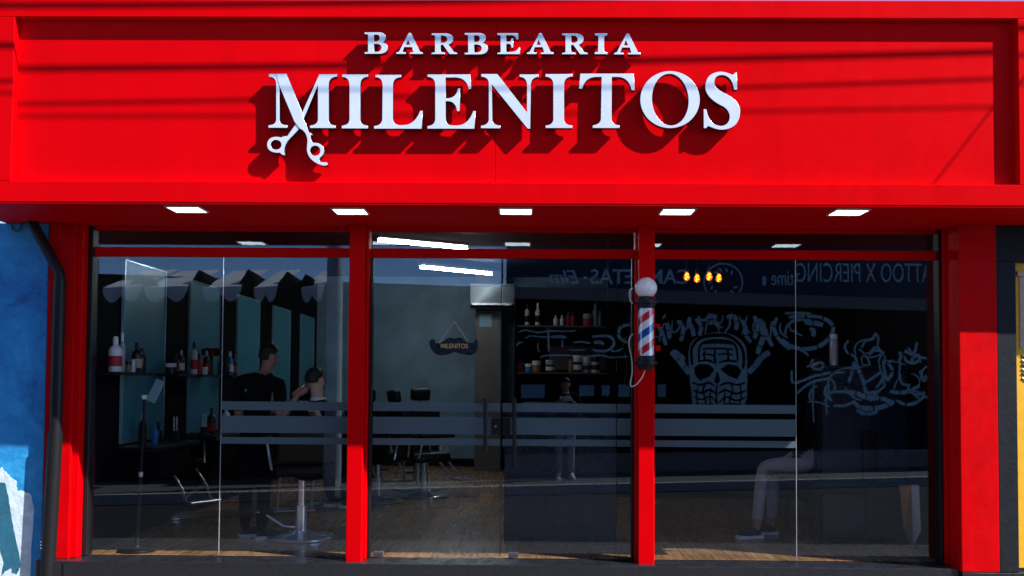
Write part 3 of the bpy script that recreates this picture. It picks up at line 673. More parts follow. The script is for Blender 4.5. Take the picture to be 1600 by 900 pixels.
# shelves on the black strips between mirrors
SH = [(.12, .9), (1.5, 2.0), (2.2, 2.95), (3.3, 3.9)]
shn = ['black wall shelf nearest the street, full of bottles', 'short black wall shelf by the first teal mirror', 'black wall shelf carrying the hair dryer', 'far black wall shelf next to the glass joint']
SHT = []
for (a, b_), lb in zip(SH, shn):
    o = tag(box('wall_shelf', XL + .031, XL + .26, a, b_, 1.655, 1.68, M['leather'], None, .003), lb, 'shelf', 'shelves between the mirrors')
    SHT.append((a, b_))
bottle_cols = {}
def cm(c, rough=.3):
    if c not in bottle_cols: bottle_cols[c] = mat('bottle_paint', c, rough)
    return bottle_cols[c]
def bottle(x, y, z, h, r, body, cap, kind, label, group, band=None):
    t = thing(kind, (x, y, z), label, 'bottle' if 'bottle' in kind else 'jar', group)
    if kind == 'jar':
        lathe('body', [(0, 0), (r, 0), (r, h * .62), (0, h * .62)], cm(body), t, (x, y, z), 16)
        lathe('lid', [(0, h * .62), (r * 1.04, h * .63), (r * 1.04, h), (0, h)], cm(cap), t, (x, y, z), 16)
    else:
        lathe('body', [(0, 0), (r * .95, 0), (r, .02 * h), (r, h * .60), (r * .85, h * .68), (r * .4, h * .75), (r * .36, h * .82), (0, h * .82)], cm(body), t, (x, y, z), 16)
        lathe('cap', [(0, h * .78), (r * .42, h * .78), (r * .40, h * .95), (r * .3, h), (0, h)], cm(cap), t, (x, y, z), 14)
    if band: lathe('label_band', [(r * 1.012, h * .15), (r * 1.012, h * .45)], cm(band, .5), t, (x, y, z), 16)
    return t
WHT, BLK, RED_, AMB, BLU, GRY = (.75, .77, .8), (.012, .012, .014), (.4, .015, .02), (.35, .16, .05), (.02, .2, .5), (.35, .42, .46)
bg = 'bottles and jars on the left wall shelves'
spec = [  # px, py(base), depth on wall shelf, height, radius, body, cap, kind, band, label
 (170, .22, .30, .055, WHT, WHT, 'bottle', RED_, 'big white bottle with dark red label on the shelf nearest the street'),
 (178, .36, .34, .028, GRY, WHT, 'bottle', None, 'slim tall grey bottle with white cap beside the big white bottle'),
 (187, .50, .10, .030, AMB, BLK, 'jar', None, 'small amber jar on the shelf nearest the street'),
 (193, .60, .11, .028, WHT, WHT, 'jar', None, 'small white jar on the shelf nearest the street'),
 (200, .70, .27, .045, BLK, BLK, 'bottle', (.55, .45, .3), 'black bottle with tan label at the shelf end'),
 (208, .82, .22, .040, BLK, BLK, 'bottle', None, 'plain black bottle last on the nearest shelf')]
for _, y, h, r, bo, ca, kd, bd, lb in spec: bottle(XL + .15, y, 1.6802, h, r, bo, ca, kd, lb, bg, bd)
for y, h, r, bo, ca, kd, bd, lb in ((1.58, .10, .05, BLK, WHT, 'jar', None, 'black jar with white lid on the short shelf'), (1.72, .20, .035, BLK, BLK, 'bottle', RED_, 'black bottle with red label on the short shelf'), (1.88, .24, .035, BLK, GRY, 'bottle', WHT, 'black bottle with white label on the short shelf'),
    (2.28, .34, .035, WHT, BLK, 'bottle', RED_, 'tall white bottle with red label on the dryer shelf'), (2.44, .22, .04, RED_, BLK, 'bottle', None, 'dark red bottle on the dryer shelf'), (2.58, .08, .05, WHT, WHT, 'jar', None, 'flat white jar on the dryer shelf'), (2.70, .26, .04, BLK, GRY, 'bottle', RED_, 'black bottle with red label beside the hair dryer'),
    (3.42, .2, .04, BLK, BLK, 'bottle', None, 'plain black bottle on the far shelf'), (3.58, .28, .04, BLU, WHT, 'bottle', WHT, 'blue bottle with white label on the far shelf'), (3.74, .24, .04, BLK, BLK, 'bottle', RED_, 'black bottle with red label on the far shelf')):
    bottle(XL + .15, y, 1.6802, h, r, bo, ca, kd, lb, bg, bd)
# hair dryer standing on its handle
c = Vector((XL + .15, 2.86, 1.6802)); t = thing('hair_dryer', c.to_tuple(), 'black hair dryer with red ring standing on the shelf', 'hair dryer')
tube('handle', [c, c + Vector((0, 0, .22))], [.024, .02], M['rubber'], t, 12)
tube('barrel', [c + Vector((-.1, 0, .25)), c + Vector((-.05, 0, .25)), c + Vector((.08, 0, .25)), c + Vector((.11, 0, .25))], [.035, .045, .045, .03], M['rubber'], t, 16)
tube('ring', [c + Vector((.0, 0, .25)), c + Vector((.05, 0, .25))], .0465, cm(RED_), t, 16)
# items on the counters
bg2 = 'bottles on the styling counters'
for (y, dx, h, r, bo, ca, kd, bd, lb) in ((.85, .16, .30, .035, BLK, WHT, 'bottle', None, 'black pump bottle with white cap on the first counter'), (1.05, .20, .18, .03, BLU, BLU, 'bottle', None, 'bright blue bottle on the first styling counter'),
    (1.35, .12, .2, .04, BLK, BLK, 'bottle', None, 'plain black bottle on the first styling counter'), (2.75, .2, .30, .045, BLK, BLK, 'bottle', RED_, 'black bottle with red label on the second counter'),
    (3.3, .2, .32, .045, WHT, WHT, 'bottle', None, 'white spray bottle on the second styling counter'), (4.6, .2, .28, .04, BLK, GRY, 'bottle', WHT, 'dark bottle with pale label on the third counter')):
    bottle(XL + dx, y, 1.0203, h, r, bo, ca, kd, lb, bg2, bd)
for (y, lb) in ((1.6, 'pair of pale combs in a cup on the first counter'), (2.5, 'pair of pale combs in a cup on the second counter')):
    t = thing('comb_cup', (XL + .2, y, 1.0203), lb, 'combs')
    lathe('cup', [(0, 0), (.035, 0), (.04, .1), (.036, .1), (.032, .01), (0, .01)], M['rubber'], t, (XL + .2, y, 1.0203), 16)
    for k in (-1, 1):
        bm = bmesh.new(); x0 = XL + .2 + k * .014
        box_bm(x0 - .004, x0 + .004, y - .012, y - .002, 1.035, 1.26, 0, 1, bm)
        for j in range(12): box_bm(x0 - .002, x0 + .002, y - .002, y + .022, 1.12 + j * .011, 1.126 + j * .011, 0, 1, bm)
        o = obj('comb', bm_mesh(bm), M['white'], t)
# floor stand with a sign holder (round base)
c = WZ(214, 861, ZF); st = thing('floor_stand', c.to_tuple(), 'slim black floor stand with a round base behind the left window', 'stand')
lathe('round_base', [(0, .0), (.155, .0), (.158, .012), (.15, .022), (.03, .034), (.018, .05), (0, .05)], M['black_metal'], st, c, 32)
top = W(226, 622, c.y + .02)
tube('lower_pole', [c + Vector((0, 0, .04)), c.lerp(top, .5)], .016, M['black_metal'], st, 10)
tube('upper_pole', [c.lerp(top, .49), top], .011, M['black_metal'], st, 10)
p = c.lerp(top, .5); lathe('collar', [(0, -.02), (.02, -.02), (.02, .02), (0, .02)], M['chrome'], st, p, 12)
obj('head', bm_mesh(box_bm(top.x - .02, top.x + .02, top.y - .015, top.y + .02, top.z - .01, top.z + .025, .004)), M['white'], st)
q = Matrix.Rotation(R(-25), 4, 'Y'); me = bm_mesh(box_bm(-.04, .04, -.004, .004, 0, .2, .002)); me.transform(Matrix.Translation((top.x + .05, top.y, top.z - .03)) @ q.inverted())
obj('card_holder', me, M['mirror_edge'], st)

# ------------------------------------------------------------------ barber chairs
def barber_chair(loc, rot, label, seat_z=.62, head=True):
    t = thing('barber_chair', loc, label, 'barber chair', 'barber chairs'); t.rotation_euler.z = rot
    L = dict(local=True)
    lathe('round_base', [(0, 0), (.30, 0), (.315, .008), (.315, .02), (.29, .034), (.12, .05), (.075, .075), (0, .075)], M['chrome'], t, seg=40, **L)
    lathe('column', [(0, .07), (.055, .07), (.055, .30), (.04, .305), (.04, seat_z - .12), (0, seat_z - .12)], M['chrome'], t, seg=24, **L)
    tube('pump_lever', [(.05, 0, .1), (.16, .0, .12), (.34, 0, .24), (.42, 0, .26)], .011, M['chrome'], t, local=True)
    obj('pedal_pad', bm_mesh(box_bm(.38, .48, -.03, .03, .255, .28, .008, 2)), M['rubber'], t, True)
    obj('seat', smooth_by_angle(bm_mesh(box_bm(-.27, .27, -.27, .27, seat_z - .12, seat_z, .045, 3)), 60), M['leather'], t, True)
    me = bm_mesh(box_bm(-.26, .26, -.055, .055, 0, .56 if head else .42, .04, 3)); me.transform(Matrix.Translation((0, .27, seat_z)) @ Matrix.Rotation(R(-12), 4, 'X'))
    obj('backrest', smooth_by_angle(me, 60), M['leather'], t, True)
    if head:
     me = bm_mesh(box_bm(-.13, .13, -.05, .05, 0, .16, .04, 3)); me.transform(Matrix.Translation((0, .40, seat_z + .62)) @ Matrix.Rotation(R(-12), 4, 'X'))
     obj('headrest', smooth_by_angle(me, 60), M['leather'], t, True)
     tube('headrest_post', [(0, .37, seat_z + .5), (0, .40, seat_z + .66)], .014, M['chrome'], t, local=True)
    for s in (-1, 1):
        obj('armrest', smooth_by_angle(bm_mesh(box_bm(s * .33 - .045, s * .33 + .045, -.25, .2, seat_z + .19, seat_z + .25, .022, 3)), 60), M['leather'], t, True)
        tube('arm_frame', [(s * .29, .2, seat_z - .06), (s * .33, .16, seat_z + .19), (s * .33, -.18, seat_z + .19), (s * .29, -.24, seat_z - .06)], .014, M['chrome'], t, local=True)
    for s in (-1, 1): tube('footrest_arm', [(s * .16, -.24, seat_z - .1), (s * .16, -.42, seat_z - .28), (s * .16, -.50, .20)], .016, M['chrome'], t, local=True)
    obj('footrest', bm_mesh(box_bm(-.2, .2, -.62, -.44, .185, .21, .006)), M['steel'], t, True)
    return t
cc = WZ(470, 841, ZF)
barber_chair(cc.to_tuple(), R(200), 'barber chair with chrome base under the seated client', .70, False)
c = WZ(306, 815, ZF); barber_chair((c.x - .42, c.y + .34, ZF), R(58), 'empty black barber chair with chrome footrest near the left window', .62)
c = WZ(512, 790, ZF); barber_chair((c.x, c.y, ZF), R(150), 'black barber chair just behind the first red pillar', .60)
c = WZ(590, 784, ZF); barber_chair((c.x, c.y, ZF), R(165), 'black barber chair seen through the left door leaf', .58)
c = WZ(662, 776, ZF); barber_chair((c.x, c.y, ZF), R(120), 'black barber chair turned sideways in the middle of the floor', .56)
c = WZ(632, 772, ZF); barber_chair((c.x + .1, c.y + .6, ZF), R(190), 'farthest black barber chair in front of the blue wall', .58)

# ------------------------------------------------------------------ people
def skin_body(name, verts, edges, mats, parent, sub=2):
    """verts: name -> (pos, radius or (rx, ry)); edges: (a, b, material)"""
    me = bpy.data.meshes.new(name); names = list(verts); ix = {k: i for i, k in enumerate(names)}
    me.from_pydata([verts[k][0] for k in names], [(ix[a], ix[b_]) for a, b_, _ in edges], [])
    o = bpy.data.objects.new(name, me); COL.objects.link(o)
    md = o.modifiers.new('skin', 'SKIN'); md.use_smooth_shade = True; md.branch_smoothing = 0.4
    for i, k in enumerate(names):
        r = verts[k][1]; sv = me.skin_vertices[0].data[i]; sv.radius = r if isinstance(r, tuple) else (r, r); sv.use_root = (i == 0)
    sb = o.modifiers.new('sub', 'SUBSURF'); sb.levels = sub; sb.render_levels = sub
    dg = bpy.context.evaluated_depsgraph_get(); out = bpy.data.meshes.new_from_object(o.evaluated_get(dg)); bpy.data.objects.remove(o)
    out.materials.clear(); ml = []
    for *_, m in edges:
        if m not in ml: ml.append(m)
    for m in ml: out.materials.append(m)
    segs = [(Vector(verts[a][0]), Vector(verts[b_][0]), ml.index(m), (verts[a][1] if not isinstance(verts[a][1], tuple) else max(verts[a][1]))) for a, b_, m in edges]
    for p in out.polygons:
        c = p.center; best = None
        for A, B, mi, rr in segs:
            d = B - A; t = max(0, min(1, (c - A).dot(d) / d.length_squared)); q = (c - (A + d * t)).length - rr * .25
            if best is None or q < best[0]: best = (q, mi)
        p.material_index = best[1]; p.use_smooth = True
    return obj(name, out, None, parent)
def hand(parent, wrist, dirv, side, m, curl=.6, s=1.0):
    d = Vector(dirv).normalized(); sd = Vector(side).normalized(); nrm = d.cross(sd)
    w0 = Vector(wrist); bm = bmesh.new()
    tube_bm([w0 - d * .02, w0 + d * .03 * s, w0 + d * .085 * s], [.024 * s, .032 * s, .034 * s], 10, bm)
    for k in range(4):
        b0 = w0 + d * .08 * s + sd * (k - 1.5) * .018 * s; ln = (.066, .078, .074, .058)[k] * s
        e1 = b0 + (d * (1 - curl * .5) - nrm * curl * .5).normalized() * ln * .45; e2 = e1 + (d * (1 - curl) - nrm * curl).normalized() * ln * .55
        tube_bm([b0 - d * .02, b0, e1, e2], [.010 * s, .0095 * s, .009 * s, .007 * s], 7, bm)
    b0 = w0 + d * .03 * s + sd * -.03 * s; e1 = b0 + (d * .6 - sd * .6 - nrm * .3).normalized() * .035 * s; e2 = e1 + (d * .9 - sd * .1 - nrm * .4).normalized() * .03 * s
    tube_bm([b0, e1, e2], [.013 * s, .011 * s, .008 * s], 7, bm)
    return obj('hand', smooth_by_angle(bm_mesh(bm), 60), m, parent)
def head_bits(parent, c, fwd, m, hairm, s=1.0, crop=0.0):
    """ears, nose, eyes, brows and hair round the head whose centre is c and which looks along fwd"""
    f = Vector(fwd).normalized(); up = Vector((0, 0, 1)); up = (up - f * up.dot(f)).normalized(); rt = f.cross(up)
    def at(a, b_, d): return Vector(c) + (rt * a + f * b_ + up * d) * s
    fr = Matrix((rt, f, up)).transposed()
    def blob(name, a, b_, d, rx, ry, rz, mm):
        bm = ell_bm((0, 0, 0), rx * s, ry * s, rz * s, None, 14, 10); me = bm_mesh(bm, smooth=True); me.transform(Matrix.Translation(at(a, b_, d)) @ fr.to_4x4())
        return obj(name, me, mm, parent)
    for k in (-1, 1): blob('ear', k * .077, -.008, -.005, .012, .022, .033, m)
    blob('nose', 0, .084, -.018, .014, .020, .022, m)
    for k in (-1, 1): blob('eye', k * .030, .066, .012, .011, .008, .005, cm((.25, .22, .2))); blob('brow', k * .030, .074, .032, .02, .006, .005, hairm)
    blob('mouth', 0, .068, -.056, .024, .010, .007, cm((.3, .1, .08)))
    bm = ell_bm((0, 0, 0), .085 * s, .096 * s, .104 * s, None, 24, 16)
    for v in bm.verts:
        lim = -.065 + crop + .12 * max(0, v.co.y / (.104 * s) + .25)
        if v.co.z < lim * s: v.co.z = lim * s + (v.co.z - lim * s) * .15; v.co.x *= .86; v.co.y *= .80
        v.co += v.co.normalized() * random.uniform(-.0015, .002)
    me = bm_mesh(bm, smooth=True); me.transform(Matrix.Translation(at(0, -.010, .016)) @ fr.to_4x4()); obj('hair', me, hairm, parent)
def person(label, J, m_skin, m_top, m_leg, m_shoe, fwd, long_sleeve=False, group=None, head_fwd=None, crop=0.0):
    """J: joints in world coordinates"""
    J = {k: Vector(v) for k, v in J.items()}
    base = (J['toe_l'] + J['toe_r']) / 2; base.z = min(J['toe_l'].z, J['toe_r'].z) - .03
    t = thing('person', base.to_tuple(), label, 'person', group)
    f = Vector(fwd).normalized(); hf = Vector(head_fwd or fwd).normalized()
    hc = J['head']; up = Vector((0, 0, 1)); up = (up - hf * up.dot(hf)).normalized()
    v = {'pelvis': (J['pelvis'], .135), 'belly': (J['pelvis'].lerp(J['chest'], .5), .13), 'chest': (J['chest'], .16), 'collar': (J['chest'].lerp(J['neck'], .66), .108),
         'neck': (J['neck'], .056), 'jaw': (hc - up * .075 + hf * .012, .060), 'skull': (hc + up * .005, .084), 'crown': (hc + up * .075 - hf * .008, .058)}
    e = [('pelvis', 'belly', m_top), ('belly', 'chest', m_top), ('chest', 'collar', m_top), ('collar', 'neck', m_skin), ('neck', 'jaw', m_skin), ('jaw', 'skull', m_skin), ('skull', 'crown', m_skin)]
    for s in 'lr':
        sh, el, wr_ = J['shoulder_' + s], J['elbow_' + s], J['wrist_' + s]
        v.update({'sh' + s: (sh, .076), 'ua' + s: (sh.lerp(el, .55), .06), 'el' + s: (el, .043), 'fa' + s: (el.lerp(wr_, .35), .041), 'wr' + s: (wr_, .027)})
        lo = m_top if long_sleeve else m_skin
        e += [('collar', 'sh' + s, m_top), ('sh' + s, 'ua' + s, m_top), ('ua' + s, 'el' + s, lo), ('el' + s, 'fa' + s, lo), ('fa' + s, 'wr' + s, lo)]
        hp, kn, an, to = J['hip_' + s], J['knee_' + s], J['ankle_' + s], J['toe_' + s]
        v.update({'hp' + s: (hp, .098), 'th' + s: (hp.lerp(kn, .5), .083), 'kn' + s: (kn, .063), 'ca' + s: (kn.lerp(an, .35), .062), 'cf' + s: (kn.lerp(an, .82), .055), 'an' + s: (an, .04), 'ft' + s: (an.lerp(to, .5) - Vector((0, 0, .012)), .045), 'to' + s: (to, .034)})
        e += [('pelvis', 'hp' + s, m_leg), ('hp' + s, 'th' + s, m_leg), ('th' + s, 'kn' + s, m_leg), ('kn' + s, 'ca' + s, m_leg), ('ca' + s, 'cf' + s, m_leg), ('cf' + s, 'an' + s, m_skin if m_leg is M['grey_cloth'] else m_leg), ('an' + s, 'ft' + s, m_shoe), ('ft' + s, 'to' + s, m_shoe)]
    skin_body('body', v, e, None, t)
    head_bits(t, hc, hf, m_skin, M['hair'], 1.0, crop)
    for s in 'lr':
        d = (J['wrist_' + s] - J['elbow_' + s]); hand(t, J['wrist_' + s], J.get('handdir_' + s, d), f.cross(Vector((0, 0, 1))) * (1 if s == 'r' else -1) if abs(d.normalized().dot(f)) > .3 else f, m_skin, .7)
    for s in 'lr':                       # shoes: sole under each foot
        an, to = J['ankle_' + s], J['toe_' + s]; d = (to - an); d.z = 0; d.normalize(); sd = Vector((-d.y, d.x, 0)); zb = to.z - .034
        heel = Vector((an.x, an.y, 0)) - d * .06; ln = (Vector((to.x, to.y, 0)) - heel).length + .05
        lp = []
        for a, b_ in ((0, -.03), (.03, -.042), (.3, -.036), (.6, -.05), (.85, -.048), (.97, -.03), (1, 0), (.97, .03), (.85, .048), (.6, .05), (.3, .036), (.03, .042), (0, .03)):
            q = heel + d * a * ln + sd * b_; lp.append((q.x, q.y))
        bm = bmesh.new(); lo = [bm.verts.new((x, y, zb)) for x, y in lp]; hi = [bm.verts.new((x, y, zb + .03)) for x, y in lp]
        bm.faces.new(lo[::-1]); bm.faces.new(hi)
        for k in range(len(lp)): bm.faces.new((lo[k], lo[(k + 1) % len(lp)], hi[(k + 1) % len(lp)], hi[k]))
        bmesh.ops.recalc_face_normals(bm, faces=bm.faces[:]); obj('shoe_sole', bm_mesh(bm), M['sole'], t)
        lo_ = ell_bm((0, 0, 0), ln * .46, .046, .06, None, 16, 10)
        for vv in lo_.verts:
            if vv.co.z < 0: vv.co.z *= .3
            if vv.co.x > 0: vv.co.z *= 1 - .45 * vv.co.x / (ln * .46)
        me = bm_mesh(lo_, smooth=True); cc_ = heel + d * ln * .5
        me.transform(Matrix.Translation((cc_.x, cc_.y, zb + .04)) @ Matrix.Rotation(math.atan2(d.y, d.x), 4, 'Z')); obj('shoe', me, m_shoe, t)
    return t
# the barber, seen from behind, working on the client
yb = .95
F = ZF
fx = Vector((.75, .66, 0))
Jb = dict(pelvis=W(400, 690, yb), chest=W(402, 612, yb), neck=W(413, 582, yb), head=W(421, 557, yb + .04),
 shoulder_l=W(370, 598, yb + .02), elbow_l=W(378, 666, yb + .10), wrist_l=W(425, 650, yb + .32),
 shoulder_r=W(437, 599, yb - .04), elbow_r=W(438, 658, yb - .10), wrist_r=W(466, 616, yb - .02),
 hip_l=W(384, 705, yb + .02), knee_l=W(384, 775, yb), ankle_l=W(383, 835, yb + .06), hip_r=W(414, 705, yb - .02), knee_r=W(412, 775, yb - .04), ankle_r=W(408, 838, yb - .06))
for s in 'lr':
    Jb['ankle_' + s].z = F + .09; a = Jb['ankle_' + s]; Jb['toe_' + s] = Vector((a.x + .13, a.y + .10, F + .034))
Jb['handdir_r'] = Vector((.5, .2, .35))
person('barber in black with a trimmer, standing with his back to the window', Jb, M['skin'], M['black_cloth'], M['black_cloth'], M['rubber'], fx, head_fwd=(.8, .5, -.28))
c = W(474, 606, yb)
tr_ = thing('hair_trimmer', c.to_tuple(), 'dark hair trimmer with tan body in the hand of the barber', 'trimmer')
tube('body', [W(458, 617, yb - .02), W(471, 605, yb + .01)], [.02, .018], M['wood'], tr_, 10)
tube('blade_head', [W(471, 605, yb + .01), W(476, 601, yb + .02)], [.019, .012], M['steel'], tr_, 10)
# the client in the chair, wearing a cape
yc = cc.y
Jc = dict(pelvis=(cc.x, yc, F + .82), chest=W(500, 668, yc), neck=W(497, 628, yc), head=W(493, 594, yc),
 shoulder_l=W(478, 645, yc + .16), elbow_l=W(472, 690, yc + .2), wrist_l=W(500, 690, yc + .35),
 shoulder_r=W(522, 645, yc - .08), elbow_r=W(520, 690, yc - .12), wrist_r=W(500, 655, yc - .22))
base = Vector((cc.x, yc, F)); ff = Vector((.55, .83, 0)); sd = Vector((.83, -.55, 0))
Jc['pelvis'] = base + Vector((0, 0, .80))
for s, k in (('l', -1), ('r', 1)):
    h = base + sd * k * .1 + Vector((0, 0, .80)); kn = h + ff * .42 + Vector((0, 0, .02)); an = kn + ff * .06 - Vector((0, 0, .50))
    Jc['hip_' + s] = h; Jc['knee_' + s] = kn; Jc['ankle_' + s] = an; Jc['toe_' + s] = an + ff * .16 - Vector((0, 0, .05))
cl = person('seated client with shaved sides, wearing a black cape with white neck strip', Jc, M['skin_light'], M['black_cloth'], M['black_cloth'], M['rubber'], ff, head_fwd=(.62, .75, -.05), long_sleeve=True, crop=.025)
nk = Jc['neck'] + Vector((0, 0, .025)); bm = bmesh.new(); rings = []
for r, dz, ox in ((.068, 0.0, 0), (.12, -.045, 0), (.225, -.10, .01), (.275, -.22, .03), (.33, -.40, .10), (.40, -.60, .16), (.43, -.72, .18)):
    rings.append([bm.verts.new(nk + ff * ox + sd * (r * 1.05 * math.cos(a)) + ff * (r * .78 * math.sin(a)) + Vector((0, 0, dz + .015 * math.sin(5 * a) * (r / .4)))) for a in [2 * math.pi * k / 36 for k in range(36)]])
for A, B in zip(rings, rings[1:]):
    for k in range(36): bm.faces.new((A[k], A[(k + 1) % 36], B[(k + 1) % 36], B[k]))
bmesh.ops.recalc_face_normals(bm, faces=bm.faces[:]); bmesh.ops.solidify(bm, geom=bm.faces[:], thickness=.004)
obj('cape', smooth_by_angle(bm_mesh(bm), 70), M['black_cloth'], cl)
lathe('neck_strip', [(.064, -.012), (.072, -.012), (.070, .018), (.062, .018)], M['sole'], cl, nk, 24)
# seated customer on the right: grey trousers, low shoes
ys = 1.2
Jr = dict(pelvis=W(1272, 726, ys + .05), chest=W(1282, 650, ys + .1), neck=W(1284, 604, ys + .1), head=W(1280, 576, ys + .1),
 shoulder_l=W(1278, 622, ys + .3), elbow_l=W(1262, 690, ys + .3), wrist_l=W(1235, 712, ys + .24), shoulder_r=W(1282, 622, ys - .12), elbow_r=W(1262, 690, ys - .14), wrist_r=W(1238, 710, ys - .02),
 hip_l=W(1264, 726, ys + .16), knee_l=W(1208, 735, ys + .22), ankle_l=W(1206, 820, ys + .26), hip_r=W(1264, 724, ys - .04), knee_r=W(1192, 728, ys - .02), ankle_r=W(1182, 822, ys))
for s in 'lr':
    Jr['ankle_' + s].z = F + .095; a = Jr['ankle_' + s]; Jr['toe_' + s] = Vector((a.x - .15, a.y - .03, F + .036))
person('seated customer in grey trousers and black shoes behind the right window', Jr, M['skin'], M['black_cloth'], M['grey_cloth'], M['rubber'], (-1, -.1, 0), long_sleeve=True)
pc = Jr['pelvis']
bn = thing('waiting_bench', (pc.x + .05, pc.y, F), 'dark upholstered bench under the seated customer', 'bench')
box('seat', pc.x - .18, pc.x + .34, pc.y - .5, pc.y + .7, pc.z - .22, pc.z - .10, M['leather'], bn, .03, 3)
box('backrest', pc.x + .30, pc.x + .42, pc.y - .5, pc.y + .7, pc.z - .10, pc.z + .34, M['leather'], bn, .03, 3)
for dx in (-.1, .34):
    for dy in (-.42, .62): box('leg', pc.x + dx - .02, pc.x + dx + .02, pc.y + dy - .02, pc.y + dy + .02, F, pc.z - .221, M['black_metal'], bn, .003)

# ------------------------------------------------------------------ reception desk, tall cabinet, leaning board, retail shelves
a, b_ = WZ(787, 850, F), WZ(962, 850, F)
rd = thing('reception_desk', ((a.x + b_.x) / 2, a.y, F), 'dark navy reception desk behind the right door leaf', 'desk')
zt = W(800, 641, a.y).z
box('front_panel', a.x, b_.x, a.y, a.y + .03, F + .004, zt - .04, M['navy'], rd, .004)
box('side_panel', a.x, a.x + .03, a.y + .031, a.y + .55, F + .004, zt - .04, M['navy'], rd, .004)
box('side_panel', b_.x - .03, b_.x, a.y + .031, a.y + .55, F + .004, zt - .04, M['navy'], rd, .004)
box('desk_top', a.x - .02, b_.x + .02, a.y - .02, a.y + .57, zt - .039, zt, M['navy'], rd, .004)
bx0, bx1 = W(818, 634, a.y + .1), W(888, 634, a.y + .1)
t = thing('steel_box', ((bx0.x + bx1.x) / 2, a.y + .15, zt), 'long shiny steel box lying on the reception desk', 'box')
box('body', bx0.x, bx1.x, a.y + .10, a.y + .3, zt + .0005, zt + .055, M['steel'], t, .004)
box('lid', bx0.x - .004, bx1.x + .004, a.y + .096, a.y + .304, zt + .056, zt + .07, M['steel'], t, .003)
a, b_ = WZ(1284, 853, F), WZ(1450, 853, F)
tc_ = thing('tall_cabinet', ((a.x + b_.x) / 2, a.y, F), 'tall dark navy cabinet behind the right window pane', 'cabinet')
ztc = W(1302, 571, a.y).z
box('carcass', a.x + .02, b_.x, a.y + .04, a.y + .5, F + .06, ztc - .03, M['navy'], tc_, .004)
xm = (a.x + b_.x) / 2
box('door', a.x + .02, xm - .002, a.y + .018, a.y + .039, F + .07, ztc - .035, M['navy'], tc_, .004)
box('door', xm + .002, b_.x, a.y + .018, a.y + .039, F + .07, ztc - .035, M['navy'], tc_, .004)
box('cabinet_top', a.x, b_.x + .02, a.y, a.y + .52, ztc - .029, ztc, M['navy'], tc_, .004)
for x in (a.x + .06, b_.x - .06): box('foot', x - .03, x + .03, a.y + .06, a.y + .12, F, F + .059, M['rubber'], tc_, .003)
c = W(1303, 571, a.y + .1); zz0 = ztc
t = thing('steel_dispenser', (c.x, c.y, zz0), 'polished steel cylinder dispenser with white cap on the tall cabinet', 'dispenser')
hh = (571 - 522) * (c.y + 8.4) / 1600
lathe('cylinder', [(0, 0), (.038, 0), (.04, .01), (.04, hh * .8), (.03, hh * .84), (0, hh * .84)], M['chrome'], t, (c.x, c.y, zz0), 28)
lathe('cap', [(0, hh * .84), (.032, hh * .84), (.032, hh), (0, hh)], M['white'], t, (c.x, c.y, zz0), 20)
t = thing('leaning_board', WZ(1426, 862, F).to_tuple(), 'white board with orange wooden edge leaning low at the right window', 'board')
def quad(name, P, m, parent, th=Vector((0, .02, 0))):
    bm = bmesh.new(); A = [bm.verts.new(p) for p in P]; B = [bm.verts.new(Vector(p) + th) for p in P]
    bm.faces.new(A); bm.faces.new(B[::-1])
    for k in range(len(P)): bm.faces.new((A[k], B[k], B[(k + 1) % len(P)], A[(k + 1) % len(P)]))
    bmesh.ops.recalc_face_normals(bm, faces=bm.faces[:]); return obj(name, bm_mesh(bm), m, parent)
g0 = WZ(1427, 857, F); g1 = WZ(1446, 863, F); yq = g1.y
quad('board', [W(1424, 758, yq + .06), W(1444, 758, yq + .05), Vector((g1.x, yq, F + .005)), Vector((g0.x, g0.y, F + .005))], M['white'], t)
quad('wooden_edge', [W(1406, 758, yq + .16), W(1423.5, 758, yq + .0605), Vector((g0.x - .003, g0.y, F + .005)), W(1413, 825, yq + .1)], M['wood'], t)
